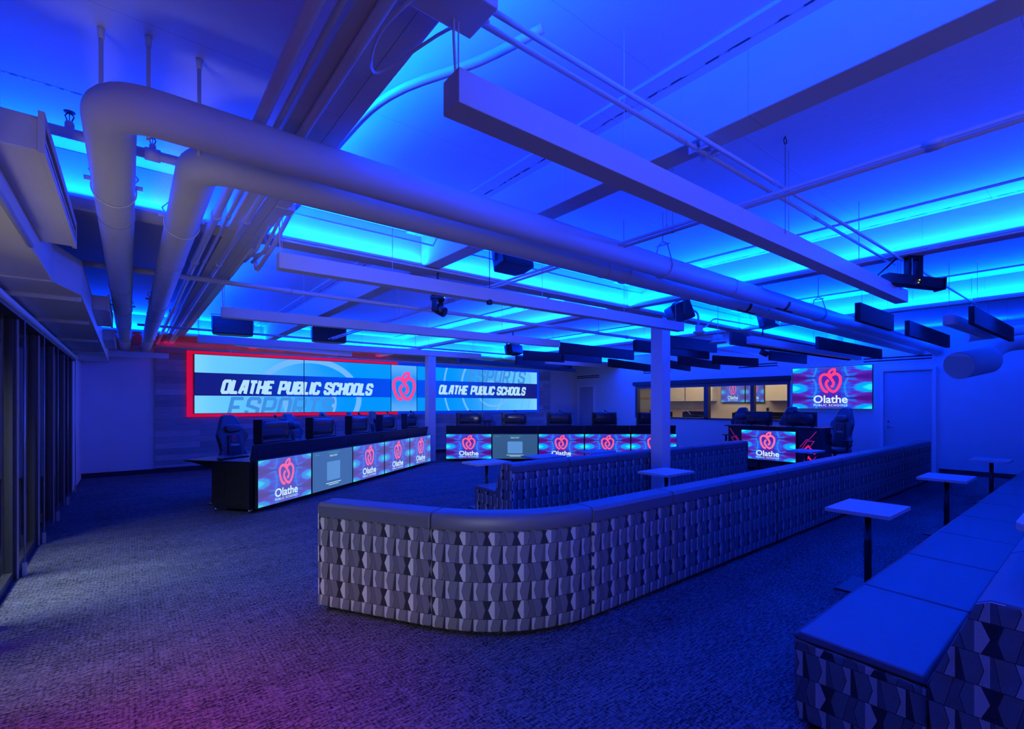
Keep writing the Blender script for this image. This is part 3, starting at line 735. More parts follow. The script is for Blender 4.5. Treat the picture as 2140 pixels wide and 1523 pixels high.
def quad(mb, u0, u1, v0, v1, d): mb.poly([PV(u0, v0, d), PV(u1, v0, d), PV(u1, v1, d), PV(u0, v1, d)])
VN = ('long video wall panel at the window end, first half of the banner', 'long video wall panel with the second half of the first banner, left of the apple',
      'narrow video wall panel showing the large pink apple', 'video wall panel just past the narrow apple panel, partly behind the far white column', 'video wall panel at the far end, beside the blue wall')
for i in range(5):
    a0, a1 = vx[i] + 0.01, vx[i + 1] - 0.01; H = VZ1 - VZ0
    t = thing('video_wall_panel', VN[i], 'video wall', ((a0 + a1) / 2, VY, VZ0), 0, 'video wall panels')
    c = MB(); c.box(a0 - 0.008, a1 + 0.008, VY + 0.003, VY + 0.06, VZ0 - 0.012, VZ1 + 0.012); obj('casing', c, M_BLK2, t)
    m = banner('banner_picture_%s' % 'abcde'[i], i > 2, 'mid' if i == 2 else 'side')
    ua = {0: (0, 0.5), 1: (0.5, 1), 2: (0, 1), 3: (0, 0.5), 4: (0.5, 1)}[i]
    c = MB(); c.poly([PV(a0, VZ0), PV(a1, VZ0), PV(a1, VZ1), PV(a0, VZ1)], [(ua[0], 0), (ua[1], 0), (ua[1], 1), (ua[0], 1)])
    pp = obj('screen_picture', c, m, t)
    zb0, zb1 = VZ0 + 0.30 * H, VZ0 + 0.693 * H
    if i == 2:
        c = MB(); apple(c, lambda u, v: PV((a0 + a1) / 2 + u, VZ0 + H / 2 + v + 0.0, 0.004), 2.60, 0.0, -0.072); obj('apple_logo', c, M_PINK, pp)
        continue
    off = 0 if i < 2 else 5.68
    sx = 1.0 if i < 2 else 0.965
    c = MB()
    for ch, wd, sts in block('OLATHE PUBLIC SCHOOLS', 1.72 if i < 2 else 7.62, 5.38 if i < 2 else 11.10, 1.80 if i < 2 else 1.86, 0.325 if i < 2 else 0.285, 1.95):
        for st in sts: clip_ribbon(c, st, wd, a0, a1, VZ0, VZ1, lambda u, v: PV(u, v, 0.004))
    obj('lettering', c, M_TXTB, pp)
    g_ = MB()
    gu = (1.85, 4.25, VZ0 - 0.12, 0.51, (VZ0, zb0)) if i < 2 else (8.72, 11.05, zb1 - 0.03, 0.50, (zb1, VZ1))
    for ch, wd, sts in block('ESPORTS', gu[0], gu[1], gu[2], gu[3], 1.25):
        for st in sts: clip_ribbon(g_, st, wd, a0, a1, gu[4][0], gu[4][1], lambda u, v: PV(u, v, 0.003))
    obj('ghost_lettering', g_, M_GHOST, pp)
    g_ = MB()
    arcs = ([((3.75, 1.70), 1.30, 1.0, 0.15), ((3.75, 1.60), 0.62, 0.62, 0.12)] if i < 2 else [((9.3, 2.1), 2.1, 2.1, 0.06), ((9.45, 2.1), 1.65, 1.7, 0.06), ((9.3, 2.1), 0.85, 1.05, 0.07), ((9.75, 1.9), 0.62, 0.42, 0.06)])
    for (ac, ru, rv, wd) in arcs:
        pts = [(ac[0] + ru * math.cos(q / 90 * 2 * PI), ac[1] + rv * math.sin(q / 90 * 2 * PI)) for q in range(91)]
        for lo, hi in ((VZ0, zb0), (zb1, VZ1)): clip_ribbon(g_, pts, wd, a0, a1, lo, hi, lambda u, v: PV(u, v, 0.002))
    if g_.v: obj('pale_arc', g_, M_ARC, pp)
# light channel round the video wall, red at the window end and blue beyond
def chan(x0, x1, m, end0, end1, label):
    c = MB(); y0, y1 = VY + 0.05, VY + 0.09
    c.box(x0, x1, y0, y1, VZ1 + 0.012, VZ1 + 0.085); c.box(x0, x1, y0, y1, VZ0 - 0.085, VZ0 - 0.012)
    if end0: c.box(x0 - 0.115, x0, y0, y1, VZ0 - 0.085, VZ1 + 0.085)
    if end1: c.box(x1, x1 + 0.10, y0, y1, VZ0 - 0.085, VZ1 + 0.085)
    tag(obj('led_light_channel', c, m), label, 'light strip')
chan(1.15, 6.25, M_REDL, 1, 0, 'glowing red light channel framing the window end of the video wall')
chan(6.25, 11.75, M_BLUEL, 0, 1, 'glowing blue light channel framing the far end of the video wall')
c = MB(); c.box(0.5, 12.4, VY + 0.09, YB - 0.05, 2.80, 2.83); tag(obj('wall_bracket_rail', c, M_BLACK), 'black rail on the timber wall above the video wall', 'rail')
c = MB(); c.box(0.46, 12.4, YB - 0.06, YB - 0.02, 0.12, 0.17); struct('trim_2', c, mat('trim_pale', (0.5, 0.5, 0.55), 0.5))

# ---- wall screen by the door, and the two in the next room
logo_screen('wall_screen', 'large wall screen with pink apple, between the long window and the door', 'screen', (XR - 0.06, 4.63, 1.97), (0, -1, 0), (-1, 0, 0), 1.80, 1.08, th=0.05)
area('screen_halo_light', (XR - 0.03, 4.63, 1.97), (1, 0, 0), 1.9, 1.15, 2.2, (0.0, 0.25, 1.0), up=(0, 0, 1))
logo_screen('wall_screen', 'screen seen through the window, the one nearer the far end', 'screen', (X2 - 0.07, 8.68, 1.98), (0, -1, 0), (-1, 0, 0), 0.86, 0.72, pink=M_PINKP, pat=M_KALW)
logo_screen('wall_screen', 'screen seen through the window, beside the cream cupboard and cut by the mullion', 'screen', (X2 - 0.07, 7.90, 1.98), (0, -1, 0), (-1, 0, 0), 0.62, 0.72, pink=M_PINKP, pat=M_KALW)

# ================================================================ OVERHEAD
def V(*a): return Vector(a)
# ---- the two big wrapped pipes
def big_pipe(label, xr, yr, z, r, bands, inner):
    t = thing('insulated_pipe', label, 'pipe', (xr, yr, z), 0, 'large wrapped pipes under the ceiling')
    path = fillet([(xr, YB - 0.02, z), (xr, yr, z), (XR - 0.02, yr, z)], 0.17, 8)
    c = MB(); c.tube(path, r, 32); obj('wrapped_body', c, M_PIPE, t)
    for kind, p in bands:
        c = MB()
        if kind == 'y': c.tube([(xr, p - 0.004, z), (xr, p + 0.004, z)], r + 0.004, 32)
        else: c.tube([(p - 0.02, yr, z), (p + 0.02, yr, z)], r + 0.0025, 32)
        obj('wrap_band', c, M_ALUL if kind == 'y' else M_PIPE, t)
    for kind, p in inner:                        # clevis hangers: strap, yoke, bolt, rod
        c = MB(); n = 24
        pts = [(math.sin(a) * (r + 0.006), math.cos(a) * (r + 0.006)) for a in [PI * 2 * (k / n) for k in range(4, n - 3)]]
        top = r + 0.13
        if kind == 'x':
            loop = [V(p, yr + u, z + v) for u, v in pts]; loop = [V(p, yr + 0.045, z + r + 0.105)] + loop + [V(p, yr - 0.045, z + r + 0.105)]
            c.tube(loop, 0.006, 8); c.tube([(p, yr - 0.045, z + r + .105), (p, yr, z + top), (p, yr + .045, z + r + .105)], 0.006, 8)
            c.tube([(p, yr - 0.07, z + r + 0.10), (p, yr + 0.07, z + r + 0.10)], 0.006, 8)
            c.tube([(p, yr, z + top), (p, yr, ZC)], 0.006, 8)
        else:
            loop = [V(xr + u, p, z + v) for u, v in pts]; loop = [V(xr + 0.11, p, z + r * 0.9)] + loop + [V(xr - 0.11, p, z + r * 0.9)]
            c.tube(loop, 0.004, 8); c.tube([(xr - .11, p, z + r * .9), (xr, p, z + top), (xr + .11, p, z + r * .9)], 0.004, 8)
            c.tube([(xr - 0.13, p, z + 0.035), (xr - 0.09, p, z + 0.035)], 0.012, 6); c.tube([(xr + 0.09, p, z + 0.035), (xr + 0.13, p, z + 0.035)], 0.012, 6)
            c.tube([(xr, p, z + top), (xr, p, ZC if not (4.3 < p < 4.65) else ZB)], 0.005, 8)
        obj('pipe_hanger', c, M_STEEL, t)
    return t
ZP = EYE + 1.220
p1 = big_pipe('thick pale wrapped pipe with the bend nearest the viewer', -0.067, 2.52, ZP, 0.0945, [('y', 4.0), ('y', 6.4), ('y', 9.3), ('x', 4.9)], [('y', 3.55), ('y', 7.9), ('y', 11.2), ('x', 3.72), ('x', 7.3)])
p2 = big_pipe('second thick pale wrapped pipe, running behind the first', 0.28, 2.857, ZP, 0.0945, [('y', 5.0), ('y', 8.2), ('x', 3.3), ('x', 5.2)], [('y', 3.95), ('y', 7.2), ('y', 11.0), ('x', 3.6), ('x', 6.4)])
for par, y, xs in ((p1, 2.52, 6.15), (p2, 2.857, 5.9)):      # dark rust tape marks
    c = MB(); n = 8; b0 = len(c.v)
    for k in range(n + 1):
        a = math.radians(182 + 75 * k / n)
        for dx in (-0.035, 0.035): c.v.append((xs + dx, y + 0.097 * math.cos(a), ZP + 0.097 * math.sin(a)))
    for k in range(n): c.face((b0 + 2 * k, b0 + 2 * k + 1, b0 + 2 * k + 3, b0 + 2 * k + 2))
    b0 = len(c.v)
    for dx in (-0.20, 0.25):
        for a in (math.radians(248), math.radians(262)): c.v.append((xs + dx, y + 0.0973 * math.cos(a), ZP + 0.0973 * math.sin(a)))
    c.face((b0, b0 + 1, b0 + 3, b0 + 2)); obj('tape_mark', c, M_RUST, par)
for k, (x, y) in enumerate(((-0.10, 2.86), (0.07, 2.79), (0.27, 2.82))):
    c = MB(); c.tube([(x, y, ZP), (x, y, ZC)], 0.009, 10); c.lathe([(0.013, -0.05), (0.013, -0.02), (0.016, 0)], (x, y, ZC), 12)
    tag(obj('hanger_rod', c, M_STEEL), ('leftmost of three ceiling rods above the nearest pipe bend', 'middle one of three ceiling rods above the nearest pipe bend', 'ceiling rod over the second pipe bend, rightmost of three')[k], 'rod', 'ceiling rods at the pipe bends')

# ---- long white box lights
def lamp_bar(label, a, b, zb, wd=0.105, ht=0.118, drops=((0.0, 0), (0.55, 0)), group='suspended white light bars', cord=False):
    a, b = Vector((*a, zb)), Vector((*b, zb)); d = (b - a); n = Vector((-d.y, d.x, 0)).normalized()
    t = thing('light_bar', label, 'light fixture', tuple((a + b) / 2), 0, group)
    c = MB(); c.bar(a, b, wd, ht); obj('housing', c, M_WHITE, t, bevel=0.0025)
    for f, _ in drops:
        p = a.lerp(b, f) + n * wd / 2 + d.normalized() * 0.03
        c = MB(); c.tube([p + V(0, 0, ht - 0.005), V(p.x, p.y, ZC)], 0.0028, 6); obj('suspension_wire', c, M_STEEL, t)
    if cord:
        p = a + n * wd / 2 + d.normalized() * 0.02
        c = MB(); c.tube(spline([p + V(0, 0, ht - 0.01), p + V(-0.01, 0, 0.30), V(p.x, p.y, 2.98), V(p.x - 0.02, p.y + 0.02, ZB + 0.02)], 6), 0.005, 8); obj('power_cord', c, M_STEEL, t)
    return t
ZF = EYE + 1.0
FX = [((0.854, 1.356), (6.01, 1.283), 'long white light bar nearest the viewer', 1.0), ((0.861, 3.825), (5.97, 3.705), 'long white light bar ending against the near column', 1.0),
      ((0.83, 6.40), (5.92, 6.085), 'third long white light bar from the viewer', 1.0), ((0.864, 9.28), (6.10, 8.76), 'long white light bar just in front of the video wall', 1.0)]
for a, b, l, c_ in FX: lamp_bar(l, a, b, ZF, drops=((0.0, 0), (0.17, 0), (0.5, 0), (0.76, 0), (0.97, 0)), cord=True)
lamp_bar('white light bar crossing the window end of the timber wall', (-0.75, 12.84), (0.67, 12.80), EYE + 0.98, drops=((0.05, 0), (0.9, 0)))
def lamp_px(label, L, R, zb):
    a, b = at_z(*L, zb), at_z(*R, zb); lamp_bar(label, (a.x, a.y), (b.x, b.y), zb, drops=((0.0, 0), (0.5, 0), (0.95, 0)))
lamp_px('white light bar beside the far right baffle', (1994, 677), (2079, 707), EYE + 0.95)
lamp_px('white light bar between the baffles, above the long window', (1573.6, 717.4), (1801, 752.5), EYE + 0.95)
lamp_px('white light bar below the baffles, in front of the blue back wall', (1145, 759.8), (1290, 769.6), EYE + 0.95)
lamp_px('short white light bar at the top of the timber wall', (494, 722.5), (736, 744), EYE + 1.28)

# ---- dark felt baffles
BAF = [((1798, 669.5), (1868.6, 690.9), 'dark felt baffle nearest the end of the first light bar'), ((1901, 700.5), (1985.7, 726.3), 'dark felt baffle over the wrapped pipes, above the door'),
       ((2037, 676), (2119.4, 713.3), 'rightmost dark felt baffle, tilted toward the viewer'), ((1756, 697.5), (1948, 742.4), 'long dark felt baffle running under the wrapped pipes'),
       ((1711, 728), (1844, 750.3), 'dark felt baffle in front of the top of the wall screen'), ((1531, 719.5), (1778, 753), 'dark felt baffle behind the light bar above the window'),
       ((1611, 752.6), (1686.8, 760.3), 'low short dark felt baffle between window and wall screen'), ((1492, 760.5), (1585.6, 766), 'dark felt baffle above the middle of the long window'),
       ((1388, 724.8), (1499, 736.8), 'upper dark felt baffle just beyond the near column'), ((1328, 733.8), (1483, 751), 'dark felt baffle passing behind the near column'),
       ((1172, 738), (1325.6, 752.3), 'upper dark felt baffle between the two columns'), ((1096, 751.8), (1180, 757), 'dark felt baffle touching the end of the last light bar'),
       ((1178, 753), (1258, 759.5), 'dark felt baffle tucked under the upper one between the columns'), ((1080, 761.5), (1196, 770.5), 'lowest dark felt baffle toward the video wall'),
       ((1274, 766), (1360, 776.6), 'dark felt baffle low in front of the blue back wall'), ((1402, 769), (1443.5, 775.7), 'very short looking felt baffle beside the near column, lowest there'),
       ((1420, 762), (1505.6, 772), 'low felt baffle over the far half of the long window')]
for L, R, l in BAF:
    zb = EYE + (1.23 if 'long dark' in l else 0.93); a, b = at_z(*L, zb), at_z(*R, zb); d = (b - a)
    t = thing('ceiling_baffle', l, 'acoustic baffle', tuple((a + b) / 2), 0, 'dark felt ceiling baffles')
    c = MB(); c.bar(a, b, 0.055, 0.205); obj('felt_panel', c, M_DARK, t, bevel=0.004)
    n = Vector((-d.y, d.x, 0)).normalized() * 0.0275
    for f in (0.12, 0.88):
        p = a.lerp(b, f) + n; c = MB(); c.tube([p + V(0, 0, 0.2), V(p.x, p.y, ZC)], 0.002, 6); obj('suspension_wire', c, M_STEEL, t)
a, b = at_z(960, 757, EYE + 0.93), at_z(1205, 777, EYE + 0.93)
t = thing('screen_housing', 'long thin black screen housing hanging above the far half of the video wall', 'screen housing', tuple((a + b) / 2))
c = MB(); c.bar(a, b, 0.10, 0.09); obj('case', c, M_BLACK, t)
for f in (0.1, 0.9):
    p = a.lerp(b, f) + V(0, 0.05, 0.08); c = MB(); c.tube([p, V(p.x, p.y, ZC)], 0.004, 6); obj('hanger', c, M_STEEL, t)

# ---- slim pipes and conduits
def pipe(name, label, path, r, fit=(), mt=None, group=None, cat='pipe', hang=()):
    t = thing(name, label, cat, tuple(path[0]), 0, group)
    c = MB(); c.tube(path, r, 12); obj('tube', c, mt or M_STEEL, t)
    for p in fit:
        p = Vector(p); d = (Vector(path[-1]) - Vector(path[0])).normalized() * 0.035
        c = MB(); c.tube([p - d, p + d], r * 1.3, 12); obj('coupling', c, mt or M_STEEL, t)
    for p in hang:
        p = Vector(p); c = MB(); c.tube([p, V(p.x, p.y, ZC)], 0.005, 8); c.tube([p + V(0, 0, -r * 1.2), p + V(0, 0, 0.03)], 0.010, 8); obj('hanger', c, M_STEEL, t)
    return t
z = EYE + 1.27
pipe('sprinkler_pipe', 'sprinkler pipe crossing beyond the near beam, above the third light bar', [(-0.35, 5.8, z), (13.9, 5.8, z)], 0.026, [(1.4, 5.8, z), (4.2, 5.8, z), (7.4, 5.8, z)], group='sprinkler pipes', hang=[(-0.12, 5.8, z), (3.2, 5.8, z), (6.6, 5.8, z)])
pipe('sprinkler_pipe', 'thin sprinkler pipe crossing in front of the far beam', [(0.1, 9.75, z), (13.9, 9.75, z)], 0.020, [(3.0, 9.75, z), (5.2, 9.75, z)], group='sprinkler pipes', hang=[(1.5, 9.75, z), (5.0, 9.75, z), (8, 9.75, z)])
pipe('sprinkler_pipe', 'sprinkler pipe over the near pipe bends with a sprinkler head on it', [(-0.7, 3.28, EYE + 1.36), (0.52, 3.28, EYE + 1.36)], 0.026, [(0.1, 3.28, EYE + 1.36)], group='sprinkler pipes')
pipe('sprinkler_pipe', 'thin pipe crossing in the red glow over the timber wall', [(-0.5, 12.6, EYE + 1.2), (12.0, 12.6, EYE + 1.2)], 0.018, [(1.8, 12.6, EYE + 1.2), (4.0, 12.6, EYE + 1.2)], group='sprinkler pipes')
z = EYE + 1.25
for x, yy in ((3.00, 'upper'), (3.075, 'lower')):
    pipe('conduit', '%s of two thin conduits running lengthwise across the middle bays' % yy, [(x, YR, z), (x, 11.4, z)], 0.012, [(x, 0.55, z), (x, 5.0, z), (x, 9.2, z)], group='paired lengthwise conduits', cat='conduit', hang=[(x, 2.0, z), (x, 6.5, z)])
z = EYE + 1.345
for y0, y1, yy in ((1.40, 1.34, 'nearer'), (1.36, 1.275, 'farther')):
    a, b = V(0.80, y0, z), V(5.8, y1, z) + V(0, 0, 0)
    if yy == 'farther': a, b = V(0.80, 1.335, z), V(8.9, 1.19, z)
    pipe('conduit', '%s of two slim conduits above the first light bar' % ('lower' if yy == 'nearer' else 'longer upper'), [a, b], 0.0115, [a.lerp(b, .28), a.lerp(b, .62)], group='paired cross conduits', cat='conduit')
for x in (2.385, 2.40):
    pass
for yy in (1.335, 1.40):
    t = thing('conduit_clamp', 'beam clamp holding the %s slim conduit to the first cross beam' % ('longer' if yy < 1.35 else 'shorter'), 'clamp', (2.385, yy, ZB), 0)
    for dx in (-0.05, 0.06):
        c = MB(); c.box(2.385 + dx - 0.006, 2.385 + dx + 0.006, yy - 0.02, yy + 0.02, ZB - 0.045, ZB); obj('jaw', c, M_STEEL, t)
pipe('conduit', 'conduit along the bottom edge of the near cross beam', [(0.9, 4.30, ZB - 0.012), (13.9, 4.30, ZB - 0.012)], 0.011, [(4.7, 4.3, ZB - .012), (6.9, 4.3, ZB - .012)], cat='conduit')
pipe('conduit', 'thin conduit leaving the junction box toward the hanging speaker', [(0.95, 4.12, 3.08), (9.5, 4.12, 3.08)], 0.010, [(2.9, 4.12, 3.08), (5.1, 4.12, 3.08)], cat='conduit')
for x, nm in ((5.50, 'second'), (8.77, 'third')):
    pipe('conduit', 'conduit hugging the lower edge of the %s lengthwise beam' % nm, [(x, YR, ZB - 0.012), (x, 11.4, ZB - 0.012)], 0.011, [(x, 1.0, ZB - .012), (x, 6.0, ZB - .012)], group='conduits along the lengthwise beams', cat='conduit')
# bundle along the first beam near the windows
zz = ZB - 0.045
B0 = [(0.485, YR, 13.1, 0.028, 'fat pipe on the window side of the first beam', EYE + 1.343), (0.56, YR, 11.3, 0.013, 'thin conduit beside the fat pipe on the first beam', EYE + 1.352),
      (0.675, YR, 12.9, 0.022, 'pipe under the middle of the first beam', EYE + 1.345)]
for x, y0, y1, r, l, z in B0:
    pipe('conduit', l, [(x, y0, z), (x, y1, z)], r, [(x, 4.0, z), (x, 5.4, z), (x, 8.5, z)], group='pipes under the first beam', cat='pipe')
z = EYE + 1.40
pipe('conduit', 'conduit just outside the glowing edge of the first beam', spline([(1.25, 1.38, 3.0), (1.12, 1.62, z), (0.93, 2.05, z), (0.885, 2.6, z), (0.885, 4.1, z)], 5), 0.019, cat='pipe')
pipe('conduit', 'bent conduit dropping under the near beam beside the second light bar', fillet([(0.98, 3.0, 3.0), (0.96, 3.9, 3.0), (0.90, 4.25, 2.80), (0.88, 4.75, 2.72), (0.88, 4.80, 2.88)], 0.08, 4), 0.017, cat='pipe')
pipe('conduit', 'swooping conduit crossing beneath the near beam', fillet([(0.60, 3.3, 3.0), (0.58, 3.95, 3.0), (0.80, 4.15, 2.98), (0.93, 4.5, 2.84), (0.80, 4.66, 2.82)], 0.08, 4), 0.013, cat='pipe')
for k, x in enumerate((0.83, 0.885)):
    pipe('conduit', 'short conduit from the ceiling junction box, %s the windows' % ('nearer' if k == 0 else 'farther from'), fillet([(x, 3.75, 2.97), (x, 4.1, 2.90), (x - 0.02, 4.35, 2.80), (x - 0.05, 4.68, 2.78)], 0.06, 4), 0.012, group='short conduits from the junction box', cat='pipe')
pipe('conduit', 'conduit beside the first beam beyond the near cross beam', fillet([(0.84, 4.7, ZB - 0.02), (0.84, 6.3, ZB - 0.02), (0.84, 6.6, ZB + 0.1), (0.84, 11.3, ZB + 0.1)], 0.1, 4), 0.013, cat='pipe')
c = MB(); c.box(0.79, 0.92, 3.62, 3.75, 2.91, 3.0); t = tag(obj('junction_box', c, M_STEEL, bevel=0.004), 'square junction box with conduits, beside the first beam', 'junction box')
c = MB(); c.box(0.72, 0.96, 1.28, 1.45, 2.86, 2.92); tag(obj('junction_box', c, M_STEEL, bevel=0.004), 'flat junction box on the first beam above the nearest light bar', 'junction box')
c = MB(); c.tube(spline([(0.74, 1.30, 2.86), (0.66, 1.55, 2.80), (0.78, 1.85, 2.88), (0.9, 1.5, 2.9), (0.98, 1.36, 2.88)], 6), 0.006, 8)
tag(obj('loose_cable', c, M_STEEL), 'looping grey cable under the flat junction box', 'cable')
c = MB(); c.tube([(5.72, 1.19, z - 0.06), (5.72, 1.19, z)], 0.01, 8)
# ---- sprinkler heads
def sprinkler(loc, label, m=M_BLK2, k=1.0, upd=1):
    t = thing('sprinkler', label, 'sprinkler', loc, 0)
    c = MB(); c.lathe([(0.016 * k, -0.04), (0.016 * k, 0), (0.012 * k, 0.01)], loc, 12)
    obj('body', c, M_STEEL, t)
    c = MB(); x, y, z = loc
    c.tube([(x - 0.008, y, z + 0.01), (x - 0.014 * k, y, z + 0.03 * k), (x - 0.004, y, z + 0.045 * k)], 0.003, 6); c.tube([(x + 0.008, y, z + 0.01), (x + 0.014 * k, y, z + 0.03 * k), (x + 0.004, y, z + 0.045 * k)], 0.003, 6)
    c.tube([(x, y, z + 0.01), (x, y, z + 0.045 * k)], 0.002, 6); c.lathe([(0.018 * k, 0.045 * k), (0.02 * k, 0.048 * k)], loc, 14); obj('deflector', c, m, t)
sprinkler((-0.235, 3.28, EYE + 1.41), 'black upright sprinkler head beside the nearest pipe bend', k=1.2)
sprinkler((0.10, 3.28, EYE + 1.41), 'sprinkler head on the pipe between the two big pipe bends')
# ---- eye hooks with chains
for k, (px, py, pb) in enumerate(((1641, 285, 500), (1882, 470, 600))):
    p = at_z(px, py, ZC); c = MB(); ring = [p + V(0.02 * math.cos(a), 0, -0.03 + 0.02 * math.sin(a)) for a in [i * PI / 6 for i in range(13)]]
    c.tube(ring, 0.0035, 6); c.tube([p + V(0, 0, -0.012), p], 0.004, 6); c.tube([p + V(0, 0, -0.05), p + V(0, 0, -0.62)], 0.0018, 6)
    tag(obj('eye_hook', c, M_ALU), ('eye hook and wire in the plain ceiling bay above the long conduits', 'eye hook and wire on the glowing joint strip')[k], 'hook')

# ---- square duct run by the windows
t = thing('air_duct', 'long square duct with raised seams over the windows', 'air duct', (XL, 8.0, EYE + 0.874))
zb, zt = EYE + 0.874, EYE + 1.155
def step_x(y): return -0.425
c = MB(); pts = [(XL + 0.0, YR), (-0.425, YR), (-0.425, 4.75), (-0.30, 5.2), (-0.335, 13.2), (XL + 0.0, 13.2)]
c.prism(pts, 'z', zb, zt); obj('duct_body', c, M_SHEET, t, bevel=0.006)
for y in (5.32, 6.8, 8.67, 10.6, 13.15):
    c = MB(); c.box(XL + 0.04, -0.31 if y < 5.5 else -0.335, y - 0.018, y + 0.018, zb - 0.035, zb); obj('seam_rib', c, M_SHEET, t, bevel=0.003)
c = MB(); c.tube([(-0.425, YR, zb + 0.0), (-0.425, 3.72, zb + 0.0)], 0.016, 10); obj('corner_bead', c, M_SHEET, t)
for y in (1.5, 2.6, 4.7):
    c = MB(); c.box(XL + 0.04, -0.425, y - 0.012, y + 0.012, zb - 0.012, zb); obj('seam_rib', c, M_SHEET, t, bevel=0.003)
def diffuser(label, x0, x1, y0, y1, z0, z1):
    t = thing('duct_diffuser', label, 'air diffuser', ((x0 + x1) / 2, (y0 + y1) / 2, z0), 0, 'box diffusers on the duct')
    c = MB(); c.box(x0, x1 - 0.02, y0, y1, z0, z1); obj('box', c, M_SHEET, t, bevel=0.004)
    c = MB(); c.box(x1 - 0.02, x1, y0 - 0.01, y1 + 0.01, z0 - 0.008, z0 + 0.03); c.box(x1 - 0.02, x1, y0 - 0.01, y1 + 0.01, z1 - 0.03, z1 + 0.02)
    c.box(x1 - 0.02, x1, y0 - 0.01, y0 + 0.02, z0 + .0301, z1 - .0301); c.box(x1 - 0.02, x1, y1 - 0.02, y1 + 0.01, z0 + .0301, z1 - .0301); c.box(x1 - 0.016, x1 - 0.004, y0, y1, (z0 + z1) / 2 - 0.008, (z0 + z1) / 2 + 0.008)
    ff = obj('face_frame', c, M_SHEET, t)
    c = MB(); c.box(x1 - 0.019, x1 - 0.015, y0 + 0.02, y1 - 0.02, z0 + 0.03, z1 - 0.03); obj('slot', c, M_HOLE, ff)
    c = MB()
    for dx, dz in ((0.035, 0.03), (0.035, 0.12)): c.tube([(x1 - dx, y0 - 0.004, z0 + dz), (x1 - dx, y0, z0 + dz)], 0.006, 8)
    obj('screw', c, M_STEEL, t)
diffuser('large box diffuser closest to the viewer, pale underside', -0.56, -0.262, 2.655, 4.13, EYE + 1.0, EYE + 1.137)
diffuser('small box diffuser midway along the duct', -0.335, -0.165, 6.72, 8.15, EYE + 1.0, EYE + 1.15)
diffuser('small box diffuser at the far end of the duct', -0.335, -0.18, 9.75, 11.3, EYE + 1.0, EYE + 1.15)
# ---- round duct with capped end by the right wall
a = at_f(2003, 764, 8.9); b = at_f(2062, 752, 9.1); d_ = at_f(2092, 716, 9.2); e = at_f(2330, 700, 8.6)
c = MB(); c.tube(spline([a, a.lerp(b, 0.5), b], 5), 0.25, 32); t = thing('round_duct', 'fat round duct with a flat capped end, high beside the door', 'air duct', tuple(a))
obj('capped_stub', c, M_PIPE, t)
c = MB(); c.tube(fillet([b + V(0, 0, -0.02), d_ + V(0, 0, -0.03), e], 0.3, 8), 0.135, 24); obj('branch', c, M_PIPE, t)
a = at_f(2020, 704, 9.6); b = at_f(2330, 664, 9.0)
pipe('wall_pipe', 'pale round pipe along the top of the wall above the capped duct', [a, b], 0.10, mt=M_PIPE)
# ---- slot diffusers high on the right wall
for k, (y0, y1, z_) in enumerate(((2.62, 3.92, 2.56), (5.95, 7.05, 2.60), (9.35, 10.45, 2.60), (12.5, 13.7, 2.56))):
    c = MB(); c.box(XR - 0.006, XR + 0.0, y0 - 0.06, y1 + 0.06, z_ - 0.03, z_ + 0.15)
    t = thing('slot_grille', ('double slot grille above the door', 'double slot grille above the near half of the long window', 'double slot grille behind the near column', 'double slot grille above the far door')[k], 'air grille', (XR, (y0 + y1) / 2, z_), 0, 'slot grilles on the right wall')
    ff = obj('face_plate', c, M_WALL, t); c = MB()
    for dz in (0.02, 0.085): c.box(XR - 0.009, XR - 0.005, y0, y1, z_ + dz, z_ + dz + 0.03)
    obj('slot', c, M_HOLE, ff)

# ---- columns
for k, (x, y) in enumerate(((6.53, 4.465), (6.45, 11.70))):
    c = MB(); c.box(x - 0.11, x + 0.11, y - 0.105, y + 0.105, 0, ZB)
    tag(obj('steel_column', c, M_WHITE, bevel=0.008), ('white square column standing between the two sofa runs', 'far white square column in front of the video wall')[k], 'column', 'white square columns')

# ---- hanging speakers
def speaker(label, p, wd, ht, dp, rz, tilt=-12, barrel=False):
    t = thing('speaker', label, 'speaker', tuple(p), rz, 'black ceiling speakers')
    c = MB(); w2, d2 = wd / 2, dp / 2
    c.prism([(-w2, -d2), (w2, -d2), (w2, d2 * .3), (w2 * .7, d2), (-w2 * .7, d2), (-w2, d2 * .3)], 'z', -ht / 2, ht / 2)
    c.xf(Matrix.Rotation(math.radians(tilt), 4, 'X')); obj('cabinet', c, M_BLACK, t, world=False, bevel=0.012)
    c = MB(); c.box(-w2 * .93, w2 * .93, -d2 - 0.006, -d2, -ht / 2 * .9, ht / 2 * .9)
    if barrel:
        for k in range(6): c.box(-w2 * .93, w2 * .93, -d2 - 0.018, -d2 - 0.006, -ht * .42 + k * ht * .15, -ht * .42 + k * ht * .15 + ht * .05)
    c.xf(Matrix.Rotation(math.radians(tilt), 4, 'X')); obj('grille', c, M_BLK2, t, world=False)
    c = MB(); h = ZC - p[2]
    for sx in (-1, 1): c.box(sx * (w2 + 0.012) - 0.004, sx * (w2 + 0.012) + 0.004, -0.02, 0.02, -0.05, ht / 2 + 0.05)
    c.box(-w2 - 0.016, w2 + 0.016, -0.02, 0.02, ht / 2 + 0.045, ht / 2 + 0.055); c.tube([(0, 0, ht / 2 + 0.05), (0, 0, h)], 0.012, 10)
    obj('bracket', c, M_ALU, t, world=False)
speaker('black speaker hanging over the middle of the near cross beam', at_z(1067, 541, EYE + 1.42), 0.38, 0.22, 0.24, 0.0)
speaker('wide black speaker above the window end of the video wall', at_z(487, 683, EYE + 1.36), 0.62, 0.30, 0.34, -0.15, 0, True)
